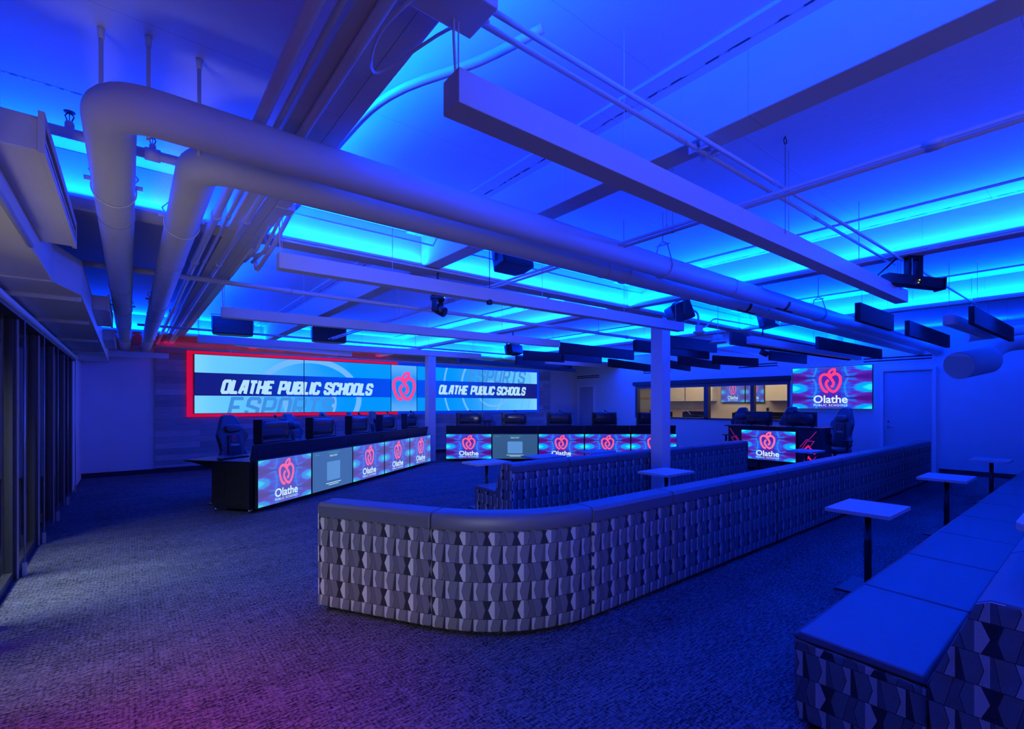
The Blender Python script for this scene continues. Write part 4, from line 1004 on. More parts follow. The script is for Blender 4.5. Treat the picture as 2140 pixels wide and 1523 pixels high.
speaker('wide black speaker above the second panel of the video wall', at_z(687, 701, EYE + 1.34), 0.62, 0.28, 0.34, -0.2, 0, True)
speaker('black speaker hanging at the top of the near column', at_z(1418, 655, EYE + 1.28), 0.42, 0.26, 0.26, 0.9, -20)
speaker('black speaker hanging behind the wrapped pipes on the door side', at_z(1604, 668, EYE + 1.33), 0.34, 0.24, 0.24, 0.2)
speaker('small black speaker near the far column and last light bar', at_z(1072, 731, EYE + 1.22), 0.46, 0.20, 0.24, 0.3)
# ---- cameras
def ptz(label, p, k=1.0):
    t = thing('moving_camera', label, 'camera', tuple(p), 0.5, 'black moving cameras')
    c = MB(); c.lathe([(0.07 * k, 0.02), (0.08 * k, 0.03), (0.08 * k, 0.06), (0.07 * k, 0.07)], (0, 0, 0), 24); obj('base', c, M_BLK2, t, world=False)
    c = MB(); c.box(-0.075 * k, -0.055 * k, -0.03 * k, 0.03 * k, -0.10 * k, 0.03); c.box(0.055 * k, 0.075 * k, -0.03 * k, 0.03 * k, -0.10 * k, 0.03); obj('yoke', c, M_BLK2, t, world=False, bevel=0.006)
    c = MB(); c.tube([(0.0, 0.04 * k, -0.05 * k), (0, -0.08 * k, -0.11 * k)], 0.052 * k, 20); hd_ = obj('head', c, M_BLK2, t, world=False)
    c = MB(); c.tube([(0, -0.08 * k, -0.11 * k), (0, -0.088 * k, -0.114 * k)], 0.034 * k, 16); obj('lens', c, mat('lens_glass', (0.02, 0.02, 0.04), 0.05), hd_, world=False)
    c = MB(); c.tube([(0, 0, 0.07 * k), (0, 0, ZC - p[2])], 0.012, 10); obj('mounting_pole', c, M_ALU, t, world=False)
    c = MB(); c.box(-0.01, 0.01, -0.083 * k, -0.078 * k, 0.04 * k, 0.05 * k); obj('indicator', c, M_TINY, t, world=False)
ptz('black moving camera hanging under the second light bar', at_z(915, 632, EYE + 1.06), 1.0)
ptz('black moving camera below the light bar over the window', at_z(1594, 728, EYE + 0.98), 1.0)
p = at_z(1023, 632, EYE + 0.985); c = MB(); c.lathe([(0.025, -0.02), (0.03, -0.015), (0.03, 0.02), (0.02, 0.025)], tuple(p), 16)
c.tube([p + V(0, 0, 0.02), V(p.x, p.y, ZC)], 0.004, 6); tag(obj('small_sensor', c, M_BLK2), 'tiny black round sensor behind the second light bar', 'sensor')
# ---- disc access point and dome detector
p = at_z(1500, 716, EYE + 1.02); t = thing('access_point', 'white disc shaped wireless unit hanging beyond the near column', 'wireless unit', tuple(p))
c = MB(); c.lathe([(0.03, -0.012), (0.13, -0.008), (0.14, 0.006), (0.10, 0.022), (0.03, 0.026)], tuple(p), 32); obj('disc', c, M_WHITE, t)
c = MB(); c.box(p.x - 0.07, p.x + 0.07, p.y - 0.05, p.y + 0.05, p.z + 0.06, p.z + 0.13); c.tube([p + V(0, 0, 0.02), p + V(0, 0, 0.07)], 0.02, 10); obj('mounting_box', c, M_STEEL, t, bevel=0.004)
c = MB(); c.tube([p + V(0, 0, 0.12), V(p.x, p.y, ZC)], 0.006, 8); obj('hanger', c, M_STEEL, t)
p = at_z(1461, 694, EYE + 1.08); t = thing('dome_detector', 'white dome detector with curved conduit beside the column speaker', 'detector', tuple(p))
c = MB(); c.lathe([(0.02, -0.05), (0.06, -0.035), (0.085, -0.01), (0.085, 0.01), (0.055, 0.02), (0.055, 0.09), (0.05, 0.1)], tuple(p), 28); obj('dome', c, M_WHITE, t)
c = MB(); c.tube(fillet([p + V(-0.02, 0, 0.09), p + V(-0.02, 0, 0.3), p + V(-0.3, 0.05, 0.34), V(6.5, 4.3, 2.95)], 0.12, 5), 0.016, 10)
c.tube(fillet([p + V(0.04, 0, 0.07), p + V(0.2, 0, 0.10), p + V(0.45, 0.02, 0.26), p + V(1.8, 0.0, 0.28)], 0.10, 5), 0.012, 10); obj('conduit_arm', c, M_STEEL, t)
# ---- black projector bar near the end of the first light bar
p = at_z(1908, 590, EYE + 1.13); t = thing('projector_bar', 'black bar shaped device hanging at the end of the first light bar', 'projector', tuple(p), -YAW + 0.05)
c = MB(); c.box(-0.28, 0.26, -0.05, 0.05, -0.045, 0.055); c.xf(Matrix.Rotation(math.radians(5), 4, 'Y')); obj('body', c, M_BLACK, t, world=False, bevel=0.01)
c = MB(); c.box(0.26, 0.272, -0.058, 0.058, -0.052, 0.062); c.box(0.03, 0.045, -0.06, -0.05, -0.01, 0.03); c.xf(Matrix.Rotation(math.radians(5), 4, 'Y')); obj('end_cap', c, M_ALU, t, world=False)
c = MB(); c.box(-0.065, -0.035, -0.03, 0.03, 0.03, 0.24); c.box(0.02, 0.075, -0.03, 0.03, 0.0, 0.26); c.box(-0.07, 0.08, -0.035, 0.035, 0.235, 0.25); obj('bracket', c, M_BLACK, t, world=False, bevel=0.004)
c = MB(); c.box(0.005, 0.014, -0.062, -0.056, 0.004, 0.013); c.box(-0.004, 0.003, -0.062, -0.056, -0.02, -0.012); obj('indicator', c, M_YEL, t, world=False)
c = MB(); c.tube(spline([(-0.25, 0, 0.0), (-0.34, 0.02, 0.04), (-0.2, 0.05, 0.16), (-0.1, 0.04, 0.25)], 6), 0.008, 8); obj('cable', c, M_BLK2, t, world=False)
c = MB(); c.tube([(0, 0, 0.24), (0, 0, 0.36)], 0.012, 8); obj('drop_rod', c, M_ALU, t, world=False)
# hanging plate on the ceiling beyond the near beam
p = at_z(938, 512, ZC); c = MB(); c.box(p.x - 0.16, p.x + 0.16, p.y - 0.12, p.y + 0.12, ZC - 0.07, ZC); tag(obj('ceiling_access_box', c, M_CEIL, bevel=0.004), 'pale square box on the ceiling in the brightest glow before the near beam', 'access box')

# ================================================================ SOFAS
def sweep(mb, path, heads, prof, s0=0.0):
    """profile (n, z) carried along path points (x, y) with headings; n runs to the left of the heading"""
    n = len(prof); m = len(path); b = len(mb.v); S_ = [s0]
    for i in range(m):
        hx, hy = heads[i]; lx, ly = -hy, hx
        for (a, z) in prof: mb.v.append((path[i][0] + lx * a, path[i][1] + ly * a, z))
        if i: S_.append(S_[-1] + math.hypot(path[i][0] - path[i - 1][0], path[i][1] - path[i - 1][1]))
    cum = [0]
    for j in range(n): cum.append(cum[-1] + math.hypot(prof[(j + 1) % n][0] - prof[j][0], prof[(j + 1) % n][1] - prof[j][1]))
    for i in range(m - 1):
        for j in range(n):
            k = (j + 1) % n; dz = abs(prof[k][1] - prof[j][1]); dn = abs(prof[k][0] - prof[j][0])
            vj, vk = (prof[j][1], prof[k][1]) if dz > dn * 0.8 else (prof[j][0], prof[k][0])
            mb.face((b + i * n + j, b + i * n + k, b + (i + 1) * n + k, b + (i + 1) * n + j),
                    [(S_[i], vj), (S_[i], vk), (S_[i + 1], vk), (S_[i + 1], vj)], smooth=(m > 2))
    mb.face([b + j for j in range(n)][::-1], [(prof[j][0] + s0, prof[j][1]) for j in range(n)][::-1])
    e = b + (m - 1) * n; mb.face([e + j for j in range(n)], [(prof[j][0], prof[j][1]) for j in range(n)])
BACK = [(0.0, 0.035), (0.33, 0.035), (0.33, 0.40), (0.205, 0.700), (0.0, 0.705)]
CAP = [(-0.004, 0.703), (-0.006, 0.785), (0.012, 0.812), (0.165, 0.815), (0.205, 0.795), (0.212, 0.765), (0.345, 0.43), (0.325, 0.42), (0.206, 0.698)]
SEATB = [(0.345, 0.035), (0.845, 0.035), (0.85, 0.415), (0.345, 0.40)]
SEATC = [(0.335, 0.405), (0.85, 0.415), (0.856, 0.435), (0.82, 0.458), (0.36, 0.445)]
def sofa(label, path, heads, s0, group, scale=1.0, ends=()):
    t = thing('sofa_module', label, 'sofa', (path[0][0], path[0][1], 0), 0, group)
    k = scale
    P_ = lambda pr: [(a * k if a > 0.25 else a, z) for a, z in pr]
    c = MB(); sweep(c, path, heads, P_(BACK), s0); obj('back', c, M_FAB, t, bevel=0.014, seg=3)
    c = MB(); sweep(c, path, heads, P_(CAP), s0); obj('back_cap', c, M_LEATH, t, bevel=0.006, seg=2)
    c = MB(); sweep(c, path, heads, P_(SEATB), s0 + .07); obj('seat_base', c, M_FAB, t, bevel=0.012, seg=3)
    c = MB(); sweep(c, path, heads, P_(SEATC), s0); obj('seat_cushion', c, M_LEATH, t, bevel=0.016, seg=3)
    for f in ends:
        (x, y), (hx, hy) = path[f], heads[f]; sg = -1 if f == 0 else 1
        c = MB(); e0, e1 = (x + hx * 0.001 * sg, y + hy * 0.001 * sg), (x + hx * 0.016 * sg, y + hy * 0.016 * sg)
        if f == 0: e0, e1 = e1, e0
        sweep(c, [e0, e1], [heads[f]] * 2, P_([(0.0, 0.035), (0.33, 0.035), (0.345, 0.43), (0.214, 0.765), (0.205, 0.793), (0.165, 0.812), (0.012, 0.809), (-0.004, 0.785)][::-1]), s0 + .03); obj('end_panel', c, M_FAB, t, bevel=0.004)
    for f in (0, -1):
        (x, y), (hx, hy) = path[f], heads[f]; sg = 1 if f == 0 else -1
        for a in (0.07, 0.75 * k):
            q = (x - hy * a + hx * 0.07 * sg, y + hx * a + hy * 0.07 * sg, 0)
            c = MB(); c.lathe([(0.022, 0), (0.022, 0.036)], q, 12); obj('foot', c, M_BLK2, t)
    return t
g_ = 0.006
ORD = ['first', 'second', 'third', 'fourth', 'fifth', 'sixth', 'seventh', 'eighth', 'ninth', 'last']
A_ = (1.117, 3.737); h_ = (0.5, -0.8660)
B_ = (A_[0] + h_[0] * 0.965, A_[1] + h_[1] * 0.965)
sofa('free end module of the long front sofa, angled before the curved corner', [(A_[0] + g_ * h_[0], A_[1] + g_ * h_[1]), (B_[0] - g_ * h_[0], B_[1] - g_ * h_[1])], [h_, h_], 0.0, 'modules of the long front sofa', ends=(0,))
R_ = 1.139; C_ = (2.587, 2.33 + R_); pth = []; hd = []
for i in range(13):
    a = math.radians(-149.8 + 59.6 * i / 12); pth.append((C_[0] + R_ * math.cos(a), C_[1] + R_ * math.sin(a))); hd.append((-math.sin(a), math.cos(a)))
sofa('curved corner module of the long front sofa', pth, hd, 0.965, 'modules of the long front sofa')
for i in range(10):
    x0 = 2.587 + i * 1.0
    sofa('straight module of the front sofa, %s from the curved corner' % ORD[i], [(x0 + g_, 2.33), (x0 + 1.0 - g_, 2.33)], [(1, 0)] * 2, 2.15 + i, 'modules of the long front sofa', ends=(-1,) if i == 9 else ())
for i in range(6):
    x0 = 3.65 + i * 1.005
    l = ['open end module of the middle sofa, its seat end showing', 'second module of the middle sofa from its open end', 'third module of the middle sofa, partly behind the column',
         'fourth module of the middle sofa, behind the near column', 'fifth module of the middle sofa, next to its far end', 'far end module of the middle sofa by the console with red lines'][i]
    sofa(l, [(x0 + g_, 4.60), (x0 + 1.005 - g_, 4.60)], [(1, 0)] * 2, i * 1.005, 'modules of the middle sofa', 0.95, ends=(0,) if i == 0 else (-1,) if i == 5 else ())
for i in range(10):
    x0 = 2.518 + i * 0.975
    sofa('module of the near right sofa, %s from the viewer, seat facing the small tables' % ORD[i] if i else 'closest sofa module, its patterned end facing the viewer', [(x0 + g_, 0.13), (x0 + 0.975 - g_, 0.13)], [(1, 0)] * 2, i * 0.975, 'modules of the near right sofa', ends=(0,) if i == 0 else ())

# ---- small tables
def table(label, x, y, z=0.69, sx=0.60, sy=0.44, group='small pedestal tables'):
    t = thing('pedestal_table', label, 'table', (x, y, 0), 0, group)
    c = MB(); c.box(-sx / 2, sx / 2, -sy / 2, sy / 2, z - 0.03, z); obj('tabletop', c, M_TABLE, t, world=False, bevel=0.002)
    c = MB(); c.tube([(0, 0, 0.012), (0, 0, z - 0.03)], 0.026, 20); c.box(-0.12, 0.12, -0.12, 0.12, z - 0.042, z - 0.03); obj('pole', c, M_BLK2, t, world=False)
    c = MB(); c.box(-0.22, 0.22, -0.17, 0.17, 0.0, 0.016); obj('base_plate', c, M_BLACK, t, world=False, bevel=0.003)
    return t
for l, x, y in (('white topped table nearest the viewer, beside the near right sofa', 4.84, 1.30), ('second white topped table along the near right sofa', 7.58, 1.26), ('farthest white topped table along the near right sofa', 10.5, 1.22),
                ('white topped table in front of the near column, behind the front sofa', 5.39, 3.60), ('white topped table before the console with red lines', 9.84, 3.60),
                ('white topped table at the open end of the middle sofa', 4.19, 5.88), ('white topped table before the blank grey screen, behind the middle sofa', 5.40, 5.93), ('white topped table hiding the lower part of the third far screen', 6.70, 5.95)):
    table(l, x, y)
t = thing('tall_table', 'tall table whose pale rounded corner enters at the frame edge', 'table', (3.45, -0.2, 0))
c = MB(); r = 0.07; x0, x1, y0, y1 = 2.90, 4.0, -0.62, 0.27; pts = []
for cx_, cy_, a0 in ((x1 - r, y1 - r, 0), (x0 + r, y1 - r, 90), (x0 + r, y0 + r, 180), (x1 - r, y0 + r, 270)):
    for k in range(7): a = math.radians(a0 + 15 * k); pts.append((cx_ + r * math.cos(a), cy_ + r * math.sin(a)))
c.prism(pts, 'z', 1.015, 1.05); obj('tabletop', c, M_TABLE, t, bevel=0.003)
c = MB(); c.tube([(3.45, -0.2, 0.01), (3.45, -0.2, 1.015)], 0.04, 20); obj('pole', c, M_BLK2, t)
c = MB(); c.box(3.2, 3.7, -0.42, 0.02, 0.0, 0.016); obj('base_plate', c, M_BLACK, t)

# ================================================================ GAMING DESKS
def desk_module(label, group):
    """x along the row, +y toward the player, origin on the floor under the front middle; 1.176 wide"""
    t = thing('gaming_desk', label, 'desk', (0, 0, 0), 0, group); W = 1.176 / 2 - 0.003
    c = MB(); c.prism([(0.03, 0.755), (-0.01, 0.962), (0.005, 0.968), (0.055, 0.755)], 'x', -W, W); ff = obj('front_fascia', c, M_BLACK, t, world=False, bevel=0.002)
    c = MB(); c.box(-W, W, 0.05, 0.95, 0.70, 0.73); obj('worktop', c, M_BLACK, t, world=False, bevel=0.003)
    c = MB(); c.box(-W, W, 0.02, 0.045, 0.10, 0.755); c.box(-W, W, 0.045, 0.60, 0.10, 0.13); c.box(-W, W, 0.57, 0.60, 0.13, 0.70); obj('cabinet', c, M_BLACK, t, world=False)
    for sx in (-1, 1):
        c = MB(); a = sx * W; b = sx * (W - 0.022); c.prism([(0.045, 0.10), (0.62, 0.10), (0.64, 0.60), (0.92, 0.70), (0.045, 0.70)], 'x', min(a, b), max(a, b)); obj('side_panel', c, M_BLACK, t, world=False, bevel=0.003)
    c = MB(); c.lathe([(0.017, 0), (0.017, 0.012), (0.008, 0.02)], (0, 0, 0), 14); c.xf(Matrix.Translation((-W + 0.10, 0.012, 0.86)) @ Matrix.Rotation(PI / 2, 4, 'X')); obj('lock_knob', c, M_BLK2, ff, world=False)
    for x in (-W + 0.06, W - 0.06):
        for y in (0.09, 0.55):
            c = MB(); c.tube([(x - 0.014, y, 0.032), (x + 0.014, y, 0.032)], 0.032, 16); c.box(x - 0.018, x + 0.018, y - 0.012, y + 0.012, 0.045, 0.10); obj('caster', c, M_CHROME, t, world=False)
    return t
def monitor(label, group):
    """x along the row, -y the audience side; stands on z = 0"""
    t = thing('monitor', label, 'monitor', (0, 0, 0), 0, group)
    c = MB(); c.box(-0.36, -0.335, -0.085, 0.075, 0.0, 0.365); c.box(-0.36, 0.33, -0.01, 0.07, 0.0, 0.022); obj('hood', c, M_BLACK, t, world=False, bevel=0.003)
    c = MB(); c.box(-0.33, 0.34, 0.055, 0.085, 0.03, 0.365); obj('display_panel', c, M_BLK2, t, world=False, bevel=0.004)
    c = MB(); c.pillow((0.02, 0.05, 0.195), 0.60, 0.19, 0.31, 0.35, 28, 12); obj('back_shell', c, mat('glossy_shell', (0.03, 0.03, 0.045), 0.18), t, world=False)
    c = MB(); c.box(-0.335, 0.12, -0.075, -0.03, 0.115, 0.215); obj('sound_bar', c, M_BLACK, t, world=False, bevel=0.004)
    c = MB(); c.box(-0.335, 0.30, -0.08, -0.02, 0.0, 0.028); c.box(-0.335, 0.20, -0.072, -0.05, 0.045, 0.06); obj('lower_rail', c, M_BLK2, t, world=False, bevel=0.003)
    c = MB(); c.tube(spline([(0.31, -0.06, 0.02), (0.33, -0.05, 0.16), (0.27, -0.03, 0.31), (0.12, -0.01, 0.36), (0.02, 0.0, 0.40)], 6), 0.007, 8); c.tube([(0.02, 0, 0.385), (0.0, 0, 0.43)], 0.018, 12); obj('webcam_arm', c, M_BLK2, t, world=False)
    return t
def gaming_chair(label, group):
    """faces +y's opposite: the sitter looks toward -y"""
    t = thing('gaming_chair', label, 'chair', (0, 0, 0), 0, group)
    c = MB()
    prof = [(-0.17, 0.47), (-0.27, 0.56), (-0.25, 0.66), (-0.20, 0.76), (-0.215, 0.86), (-0.265, 0.98), (-0.265, 1.04), (-0.215, 1.12), (-0.155, 1.27), (-0.11, 1.35), (-0.06, 1.375)]
    pts = prof + [(-x, z) for x, z in prof[::-1]]
    c.prism(pts, 'y', -0.055, 0.055); c.xf(Matrix.Translation((0, 0.24, 0)) @ Matrix.Shear('XZ', 4, (0.0, 0.0)))
    c.v = [(x, y + (z - 0.5) * 0.16 - 0.10 * (abs(x) / 0.27) ** 2, z) for x, y, z in c.v]; obj('backrest', c, M_CAPV, t, world=False, bevel=0.03, seg=4)
    c = MB(); c.prism([(-0.11, 0.52), (-0.12, 0.72), (-0.10, 1.02), (0.10, 1.02), (0.12, 0.72), (0.11, 0.52)], 'y', 0.0, 0.03)
    c.v = [(x, y + 0.098 + (z - 0.5) * 0.16, z) for x, y, z in c.v]; cp_ = obj('centre_panel', c, M_BLACK, t, world=False, bevel=0.008)
    c = MB(); c.pillow((0, 0.20, 1.14), 0.27, 0.10, 0.14, 0.6); obj('head_pillow', c, M_CAPV, t, world=False)
    c = MB(); c.pillow((0, 0.0, 0.46), 0.54, 0.52, 0.13, 0.45); obj('seat', c, M_CAPV, t, world=False)
    for sx in (-1, 1):
        c = MB(); c.box(sx * 0.30 - 0.045, sx * 0.30 + 0.045, -0.14, 0.12, 0.655, 0.685); c.box(sx * 0.30 - 0.02, sx * 0.30 + 0.02, -0.03, 0.03, 0.42, 0.655); obj('armrest', c, M_BLK2, t, world=False, bevel=0.01)
    c = MB(); c.tube([(0, 0, 0.08), (0, 0, 0.42)], 0.03, 14); c.box(-0.12, 0.12, -0.12, 0.12, 0.385, 0.41); obj('gas_column', c, M_BLK2, t, world=False)
    c = MB()
    for k in range(5):
        a = k * 2 * PI / 5 + 0.3; c.tube([(0, 0, 0.10), (0.30 * math.cos(a), 0.30 * math.sin(a), 0.075)], [0.03, 0.018], 8); c.tube([(0.30 * math.cos(a) - 0.02, 0.30 * math.sin(a), 0.03), (0.30 * math.cos(a) + 0.02, 0.30 * math.sin(a), 0.03)], 0.03, 12)
    obj('star_base', c, M_BLK2, t, world=False)
    Pc = frame_map((0, 0.098 + 0.41 * 0.16 - 0.006, 0.91), (1, 0, 0), (0, 0.158, 0.987), (0, -1, 0))
    c = MB(); apple(c, Pc, 0.36, 0, 0.06); obj('apple_emblem', c, mat('emblem_red', (0.85, 0.05, 0.12), 0.6), cp_, world=False)
    c = MB(); text_mesh(c, 'Olathe', 0.137, 0.0, -0.20, Pc, 0.36, weight=0.03, width=0.42); obj('emblem_lettering', c, mat('emblem_white', (0.75, 0.8, 0.85), 0.6), cp_, world=False)
    return t

# row 1 : angled, running from the near end toward the far column
D = Vector((0.7996, 0.6005, 0)); N = Vector((-0.6005, 0.7996, 0)); P1 = Vector((1.40, 7.56, 0)); rz1 = math.atan2(D.y, D.x)
P2 = Vector((6.69, 11.29, 0)); D2 = Vector((RT[0], RT[1], 0)); N2 = Vector((FW[0], FW[1], 0)); rz2 = -YAW
NUM = ['first', 'second', 'third', 'fourth', 'fifth']
desk0 = mon0 = ch0 = None
for row in (0, 1):
    P0, Dd, Nn, rz, n5, g1 = ((P1, D, N, rz1, 1.176, 'desks of the angled row'), (P2, D2, N2, rz2, 1.248, 'desks of the row facing the viewer'))[row]
    rn = ('angled row of desks, counted from the near end', 'desk row facing the viewer, counted from the far column')[row]
    for k in range(5):
        s = (k + 0.5) * n5; base = P0 + Dd * s + Nn * 0.06
        lab = '%s black desk of the %s' % (NUM[k], rn)
        if desk0 is None: desk0 = desk_module(lab, g1); r = desk0; r.location = base; r.rotation_euler = (0, 0, rz)
        else: r = dup(desk0, base, rz, lab, g1)
        r.scale = (n5 / 1.176, 1, 1)
        c0 = P0 + Dd * s + Vector((0, 0, 0.065 + 0.34 + (0.0 if row else 0.005)))
        rn2 = ('angled desk row', 'facing desk row')[row]
        kind = 'join' if k == 1 else 'apple'
        lab = ('%s screen from the near end under the angled desk row' % NUM[k] if row == 0 else '%s screen from the far column under the desk row facing the viewer' % NUM[k])
        if k == 1: lab = ('plain grey blue screen with a blank pale card, in the angled desk row', 'plain slate screen with a blank pale card, in the desk row facing the viewer')[row]
        logo_screen('display_screen', lab, 'screen', tuple(c0 - Nn * 0.02), tuple(Dd), tuple(-Nn), n5 - 0.035, 0.655 if row else 0.665,
                    kind if row else ('grey' if k == 1 else 'apple'), pink=M_PINKP if row == 0 else mat('logo_coral', (0.02, 0, 0), 0.4, emit=(1.0, 0.12, 0.26)), pat=M_KALW if row == 0 else M_KAL, group='screens under the %s' % rn2, th=0.045)
        mp = P0 + Dd * (s + (0.155 if row == 0 else -0.01)) + Nn * 0.33 + Vector((0, 0, 0.73))
        lab = '%s monitor standing on the %s' % (NUM[k], ('angled desks, from the near end', 'desks facing the viewer, from the far column')[row])
        if mon0 is None: mon0 = monitor(lab, 'monitors on the angled desks'); r = mon0
        else: r = dup(mon0, mp, rz, lab, ('monitors on the angled desks', 'monitors on the facing desks')[row])
        r.location = mp + Vector((0, 0, 0.22 if True else 0)); r.rotation_euler = (0, 0, rz)
        # riser the monitor stands on
        rb = MB(); rb.box(-0.34, 0.34, -0.07, 0.07, 0.0, 0.22)
        o = MB(); o.v = [tuple(Matrix.Translation(mp) @ Matrix.Rotation(rz, 4, 'Z') @ Vector(v)) for v in rb.v]; o.f = rb.f
        tag(obj('monitor_riser', o, M_BLACK), 'black riser under the %s monitor of the %s' % (NUM[k], rn2), 'riser', 'monitor risers')
        cp = P0 + Dd * (s + (0.60, 0.85, 0.84, 0.70, 0.50)[k]) + Nn * (1.42 if k == 0 else 1.25)
        if row == 1: cp = P0 + Dd * (s + (0.42, -0.02, 0.0, 0.12, 0.0)[k]) + Nn * 1.35
        lab = ('gaming chair at the near end of the angled desks, apple emblem in view', 'gaming chair behind the second angled desk, mostly hidden by its monitor', 'gaming chair behind the third angled desk', 'gaming chair behind the fourth angled desk', 'gaming chair behind the fifth angled desk',
               'gaming chair behind the first facing desk, shoulder showing', 'gaming chair behind the second facing desk', 'gaming chair behind the third facing desk', 'gaming chair behind the fourth facing desk, top showing', 'gaming chair behind the fifth facing desk')[k + 5 * row]
        if row == 1 and k in (1, 2, 4): continue
        if ch0 is None: ch0 = gaming_chair(lab, 'gaming chairs'); r = ch0; r.location = cp; r.rotation_euler = (0, 0, rz - 0.25)
        else:
            r = dup(ch0, cp, rz + (0.0, 0.1, 0.35, 0.5, 0.1)[k] * (1 - row), lab, 'gaming chairs')
            if row == 1: r.scale = (1, 1, 0.955)
        if row == 0: r.scale = (1, 1, 0.99)
def world_part(t, nm, boxes, m, mtx):
    c = MB()
    for b in boxes: c.box(*b)
    c.v = [tuple(mtx @ Vector(v)) for v in c.v]; return obj(nm, c, m, t)
MT = Matrix.Translation(P1) @ Matrix.Rotation(rz1, 4, 'Z')
t = thing('desk_end_cabinet', 'tall dark cabinet closing the near end of the angled desks, round cable hole', 'cabinet', tuple(P1 + N * 0.4), 0)
world_part(t, 'body', [(-0.03, -0.004, 0.09, 0.74, 0.115, 0.69)], M_BLACK, MT)
world_part(t, 'vent_panel', [(-0.034, -0.03, 0.50, 0.70, 0.20, 0.62)], M_HOLE, MT)
world_part(t, 'plinth', [(-0.04, 0.0, 0.07, 0.80, 0.09, 0.115), (-0.02, 0.3, 0.10, 0.70, 0.06, 0.09)], M_BLK2, MT)
c = MB(); c.lathe([(0.045, 0), (0.045, 0.004)], (0, 0, 0), 20); c.xf(MT @ Matrix.Translation((-0.033, 0.20, 0.22)) @ Matrix.Rotation(-PI / 2, 4, 'Y')); obj('cable_hole', c, M_HOLE, t)
for y in (0.12, 0.70):
    q = MT @ Vector((0.0, y, 0)); c = MB(); c.tube([q + V(-0.012, 0, 0.03), q + V(0.012, 0, 0.03)], 0.03, 16); c.tube([q + V(0, 0, 0.03), q + V(0, 0, 0.09)], 0.012, 8); obj('caster', c, M_CHROME, t)
t = thing('desk_wing', 'dark side table leaf sticking out at the near end of the angled desks', 'desk leaf', tuple(P1 + N * 0.9), 0)
c = MB(); c.prism([(-0.02, 0.55), (-0.04, 1.22), (0.62, 1.22), (0.62, 0.96), (0.0, 0.96)][::-1], 'z', 0.705, 0.73); c.v = [tuple(MT @ Vector(v)) for v in c.v]; obj('leaf', c, M_BLACK, t, bevel=0.003)
c = MB(); c.prism([(0.5, 0.69), (1.15, 0.70), (0.74, 0.62)], 'x', 0.0, 0.02); c.v = [tuple(MT @ Vector(v)) for v in c.v]; obj('bracket', c, M_BLACK, t)
# keyboards, mice on the near desk, joystick lump
t = thing('keyboard', 'dark keyboard on the near end of the angled desks', 'keyboard', tuple(MT @ Vector((0.35, 0.72, 0.73))))
world_part(t, 'base', [(0.12, 0.56, 0.64, 0.80, 0.73, 0.745)], M_BLK2, MT)
world_part(t, 'keys', [(0.135 + 0.035 * i, 0.162 + 0.035 * i, 0.652 + 0.035 * j, 0.679 + 0.035 * j, 0.745, 0.752) for i in range(12) for j in range(4)], M_BLACK, MT)
c = MB(); c.pillow(MT @ Vector((0.05, 0.66, 0.752)), 0.07, 0.11, 0.045, 0.8); tag(obj('computer_mouse', c, M_BLK2), 'black mouse on the near corner of the angled desks', 'mouse')

# ================================================================ CONSOLE WITH RED LINES
cx0 = 11.52
t = thing('game_console_desk', 'black counter desk with glowing red line art, before the wall screen', 'desk', (11.9, 4.95, 0))
c = MB(); c.box(cx0, 12.2, 3.95, 5.95, 0.06, 1.01); obj('body', c, M_BLACK, t, bevel=0.004)
c = MB(); c.box(cx0 - 0.05, 12.25, 3.90, 6.02, 1.01, 1.035); obj('top', c, M_BLACK, t, bevel=0.003)
c = MB()
for y in (4.02, 5.88): c.box(cx0 + 0.03, 12.15, y - 0.03, y + 0.03, 0, 0.06)
obj('plinth', c, M_BLK2, t)
Pc = lambda u, v, d=0.003: (cx0 - d, u, v)
def art(y0, y1, mirror):
    W = y1 - y0; f = (lambda u, v: Pc(y0 + u * W, v)) if mirror else (lambda u, v: Pc(y1 - u * W, v))
    def lines(L, wd, m, nm):
        c = MB()
        for l in L: c.ribbon([(a * W, b) for a, b in l], wd, lambda u, v: f(u / W, v))
        obj(nm, c, m, t)
    lines([[(0.05, 0.60), (0.42, 0.78), (0.55, 0.78), (0.92, 0.96)], [(0.08, 0.52), (0.46, 0.75), (0.80, 0.745), (0.55, 0.60)], [(0.98, 0.30), (0.45, 0.05)], [(0.9, 0.42), (0.3, 0.12)]], 0.011, M_MAG, 'magenta_line')
    lines([[(0.15, 0.50), (0.50, 0.64), (0.85, 0.47)], [(0.30, 0.26), (0.52, 0.40), (0.72, 0.30)], [(0.10, 0.18), (0.40, 0.34)]], 0.035, M_REDD, 'red_line')
art(3.98, 4.36, False); art(5.62, 5.93, True)
logo_screen('display_screen', 'screen on a low stand in front of the console with red lines', 'screen', (11.455, 4.995, 0.60), (0, -1, 0), (-1, 0, 0), 1.19, 0.67, pink=mat('logo_salmon', (0.02, 0, 0), 0.4, emit=(1.0, 0.16, 0.32)), group=None, th=0.05)
t = thing('screen_stand', 'black low stand with feet under the console screen', 'stand', (11.49, 5.0, 0))
c = MB(); c.box(11.475, 11.50, 4.72, 4.78, 0.02, 0.27); c.box(11.475, 11.50, 5.22, 5.28, 0.02, 0.27); obj('upright', c, M_BLK2, t)
c = MB(); c.tube([(11.22, 4.70, 0.012), (11.51, 4.75, 0.03)], 0.012, 8); c.tube([(11.22, 5.30, 0.012), (11.51, 5.25, 0.03)], 0.012, 8); obj('foot', c, M_BLK2, t)
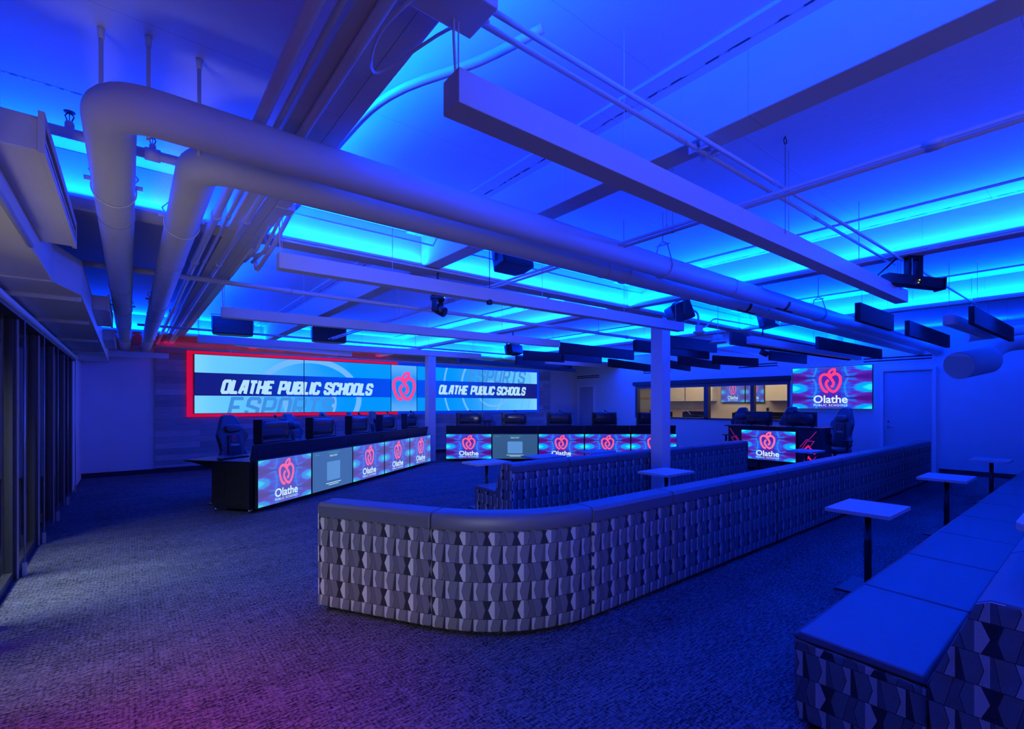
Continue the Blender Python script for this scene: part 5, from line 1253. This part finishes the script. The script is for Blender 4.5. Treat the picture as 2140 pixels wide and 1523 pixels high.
def back_monitor(label, y, wd):
    t = thing('monitor', label, 'monitor', (11.80, y, 1.035), 0, 'monitors on the console desk')
    c = MB(); c.box(11.80, 11.83, y - wd / 2, y + wd / 2, 1.05, 1.37); obj('display_panel', c, M_BLK2, t, bevel=0.006)
    c = MB(); c.pillow((11.79, y + 0.0, 1.21), 0.13, wd * 0.86, 0.24, 0.4, 26, 12); obj('back_shell', c, MATS['glossy_shell'], t)
    c = MB(); c.tube([(11.74, y - 0.02, 1.2), (11.70, y - 0.1, 1.12), (11.76, y - wd * .42, 1.037)], 0.014, 8); c.tube([(11.74, y + 0.02, 1.2), (11.70, y + 0.1, 1.12), (11.76, y + wd * .25, 1.037)], 0.012, 8); obj('stand_leg', c, M_BLK2, t)
back_monitor('monitor on the console desk nearer the long window', 5.35, 0.62); back_monitor('monitor on the console desk nearer the door', 4.42, 0.64)
c = MB(); c.tube([(11.68, 4.48, 1.035), (11.68, 4.50, 1.36)], 0.006, 8); c.lathe([(0.02, 0), (0.035, 0.03), (0.03, 0.06)], (11.68, 4.50, 1.36), 14); tag(obj('webcam', c, M_BLK2), 'thin stalk with a small camera rising behind the door side monitor', 'webcam')
t = thing('headset', 'black headset hung on the end of the console desk', 'headset', (12.0, 3.92, 0.80))
c = MB(); c.tube([(12.0 + 0.10 * math.cos(a), 3.92, 0.80 + 0.12 * math.sin(a)) for a in [math.radians(k) for k in range(-60, 61, 10)]], 0.012, 8); obj('headband', c, M_BLK2, t)
c = MB(); c.pillow((11.99, 3.90, 0.88), 0.09, 0.07, 0.1, 0.8); c.pillow((12.02, 3.90, 0.70), 0.10, 0.07, 0.1, 0.8); obj('ear_cup', c, M_BLACK, t)
c = MB(); c.tube(spline([(12.02, 3.9, 0.66), (12.04, 3.9, 0.45), (12.1, 3.89, 0.3), (12.0, 3.88, 0.12)], 5), 0.003, 6); obj('cable', c, M_BLK2, t)
dup(ch0, (12.75, 5.05, 0), -PI / 2 + 0.15, 'gaming chair behind the console desk, between its two monitors', 'gaming chairs').scale = (1, 1, 1.08)
dup(ch0, (12.72, 4.05, 0), -PI / 2 - 0.35, 'gaming chair behind the door end of the console desk', 'gaming chairs').scale = (1, 1, 1.07)
dup(ch0, (12.85, 6.4, 0), -PI / 2, 'gaming chair top just above the window end monitor of the console desk', 'gaming chairs').scale = (1, 1, 1.06)
# dark gear on a bench below the next room window
for k, (y, wd) in enumerate(((6.15, 0.7), (7.15, 0.9), (8.9, 0.9), (10.2, 0.9))):
    t = thing('monitor', ('dark monitor back in the next room beside the window end', 'dark monitor back in the next room under the paired screens', 'dark monitor back in the next room seen past the column, cable above', 'dark monitor back in the next room at the far end of the window')[k], 'monitor', (14.95, y, 0.80), 0, 'monitors in the next room')
    c = MB(); c.box(14.95, 14.98, y - wd / 2, y + wd / 2, 0.93, 1.28); c.box(14.93, 14.99, y - wd / 2 + .1, y + wd / 2 - .1, 1.28, 1.31); obj('display_panel', c, M_BLK2, t, bevel=0.004)
    c = MB(); c.pillow((14.94, y, 1.08), 0.1, wd * .8, 0.22, 0.4, 20, 10); obj('back_shell', c, M_BLACK, t)
    c = MB(); c.box(14.92, 14.98, y - 0.03, y + 0.03, 0.80, 0.95); obj('stand', c, M_BLK2, t)
c = MB(); c.box(14.55, 15.35, 5.4, 11.0, 0.76, 0.80)
for y in (5.5, 8.2, 10.9): c.box(14.6, 15.3, y - 0.03, y + 0.03, 0, 0.76)
tag(obj('long_bench', c, M_BLACK), 'long dark bench behind the window in the next room', 'bench')
c = MB(); c.tube(spline([(14.8, 9.5, 1.0), (14.8, 9.3, 1.28), (14.8, 9.1, 1.32), (14.8, 8.95, 1.2)], 6), 0.008, 8); tag(obj('loose_cable', c, M_STEEL), 'pale looped cable over the dark monitors in the next room', 'cable')
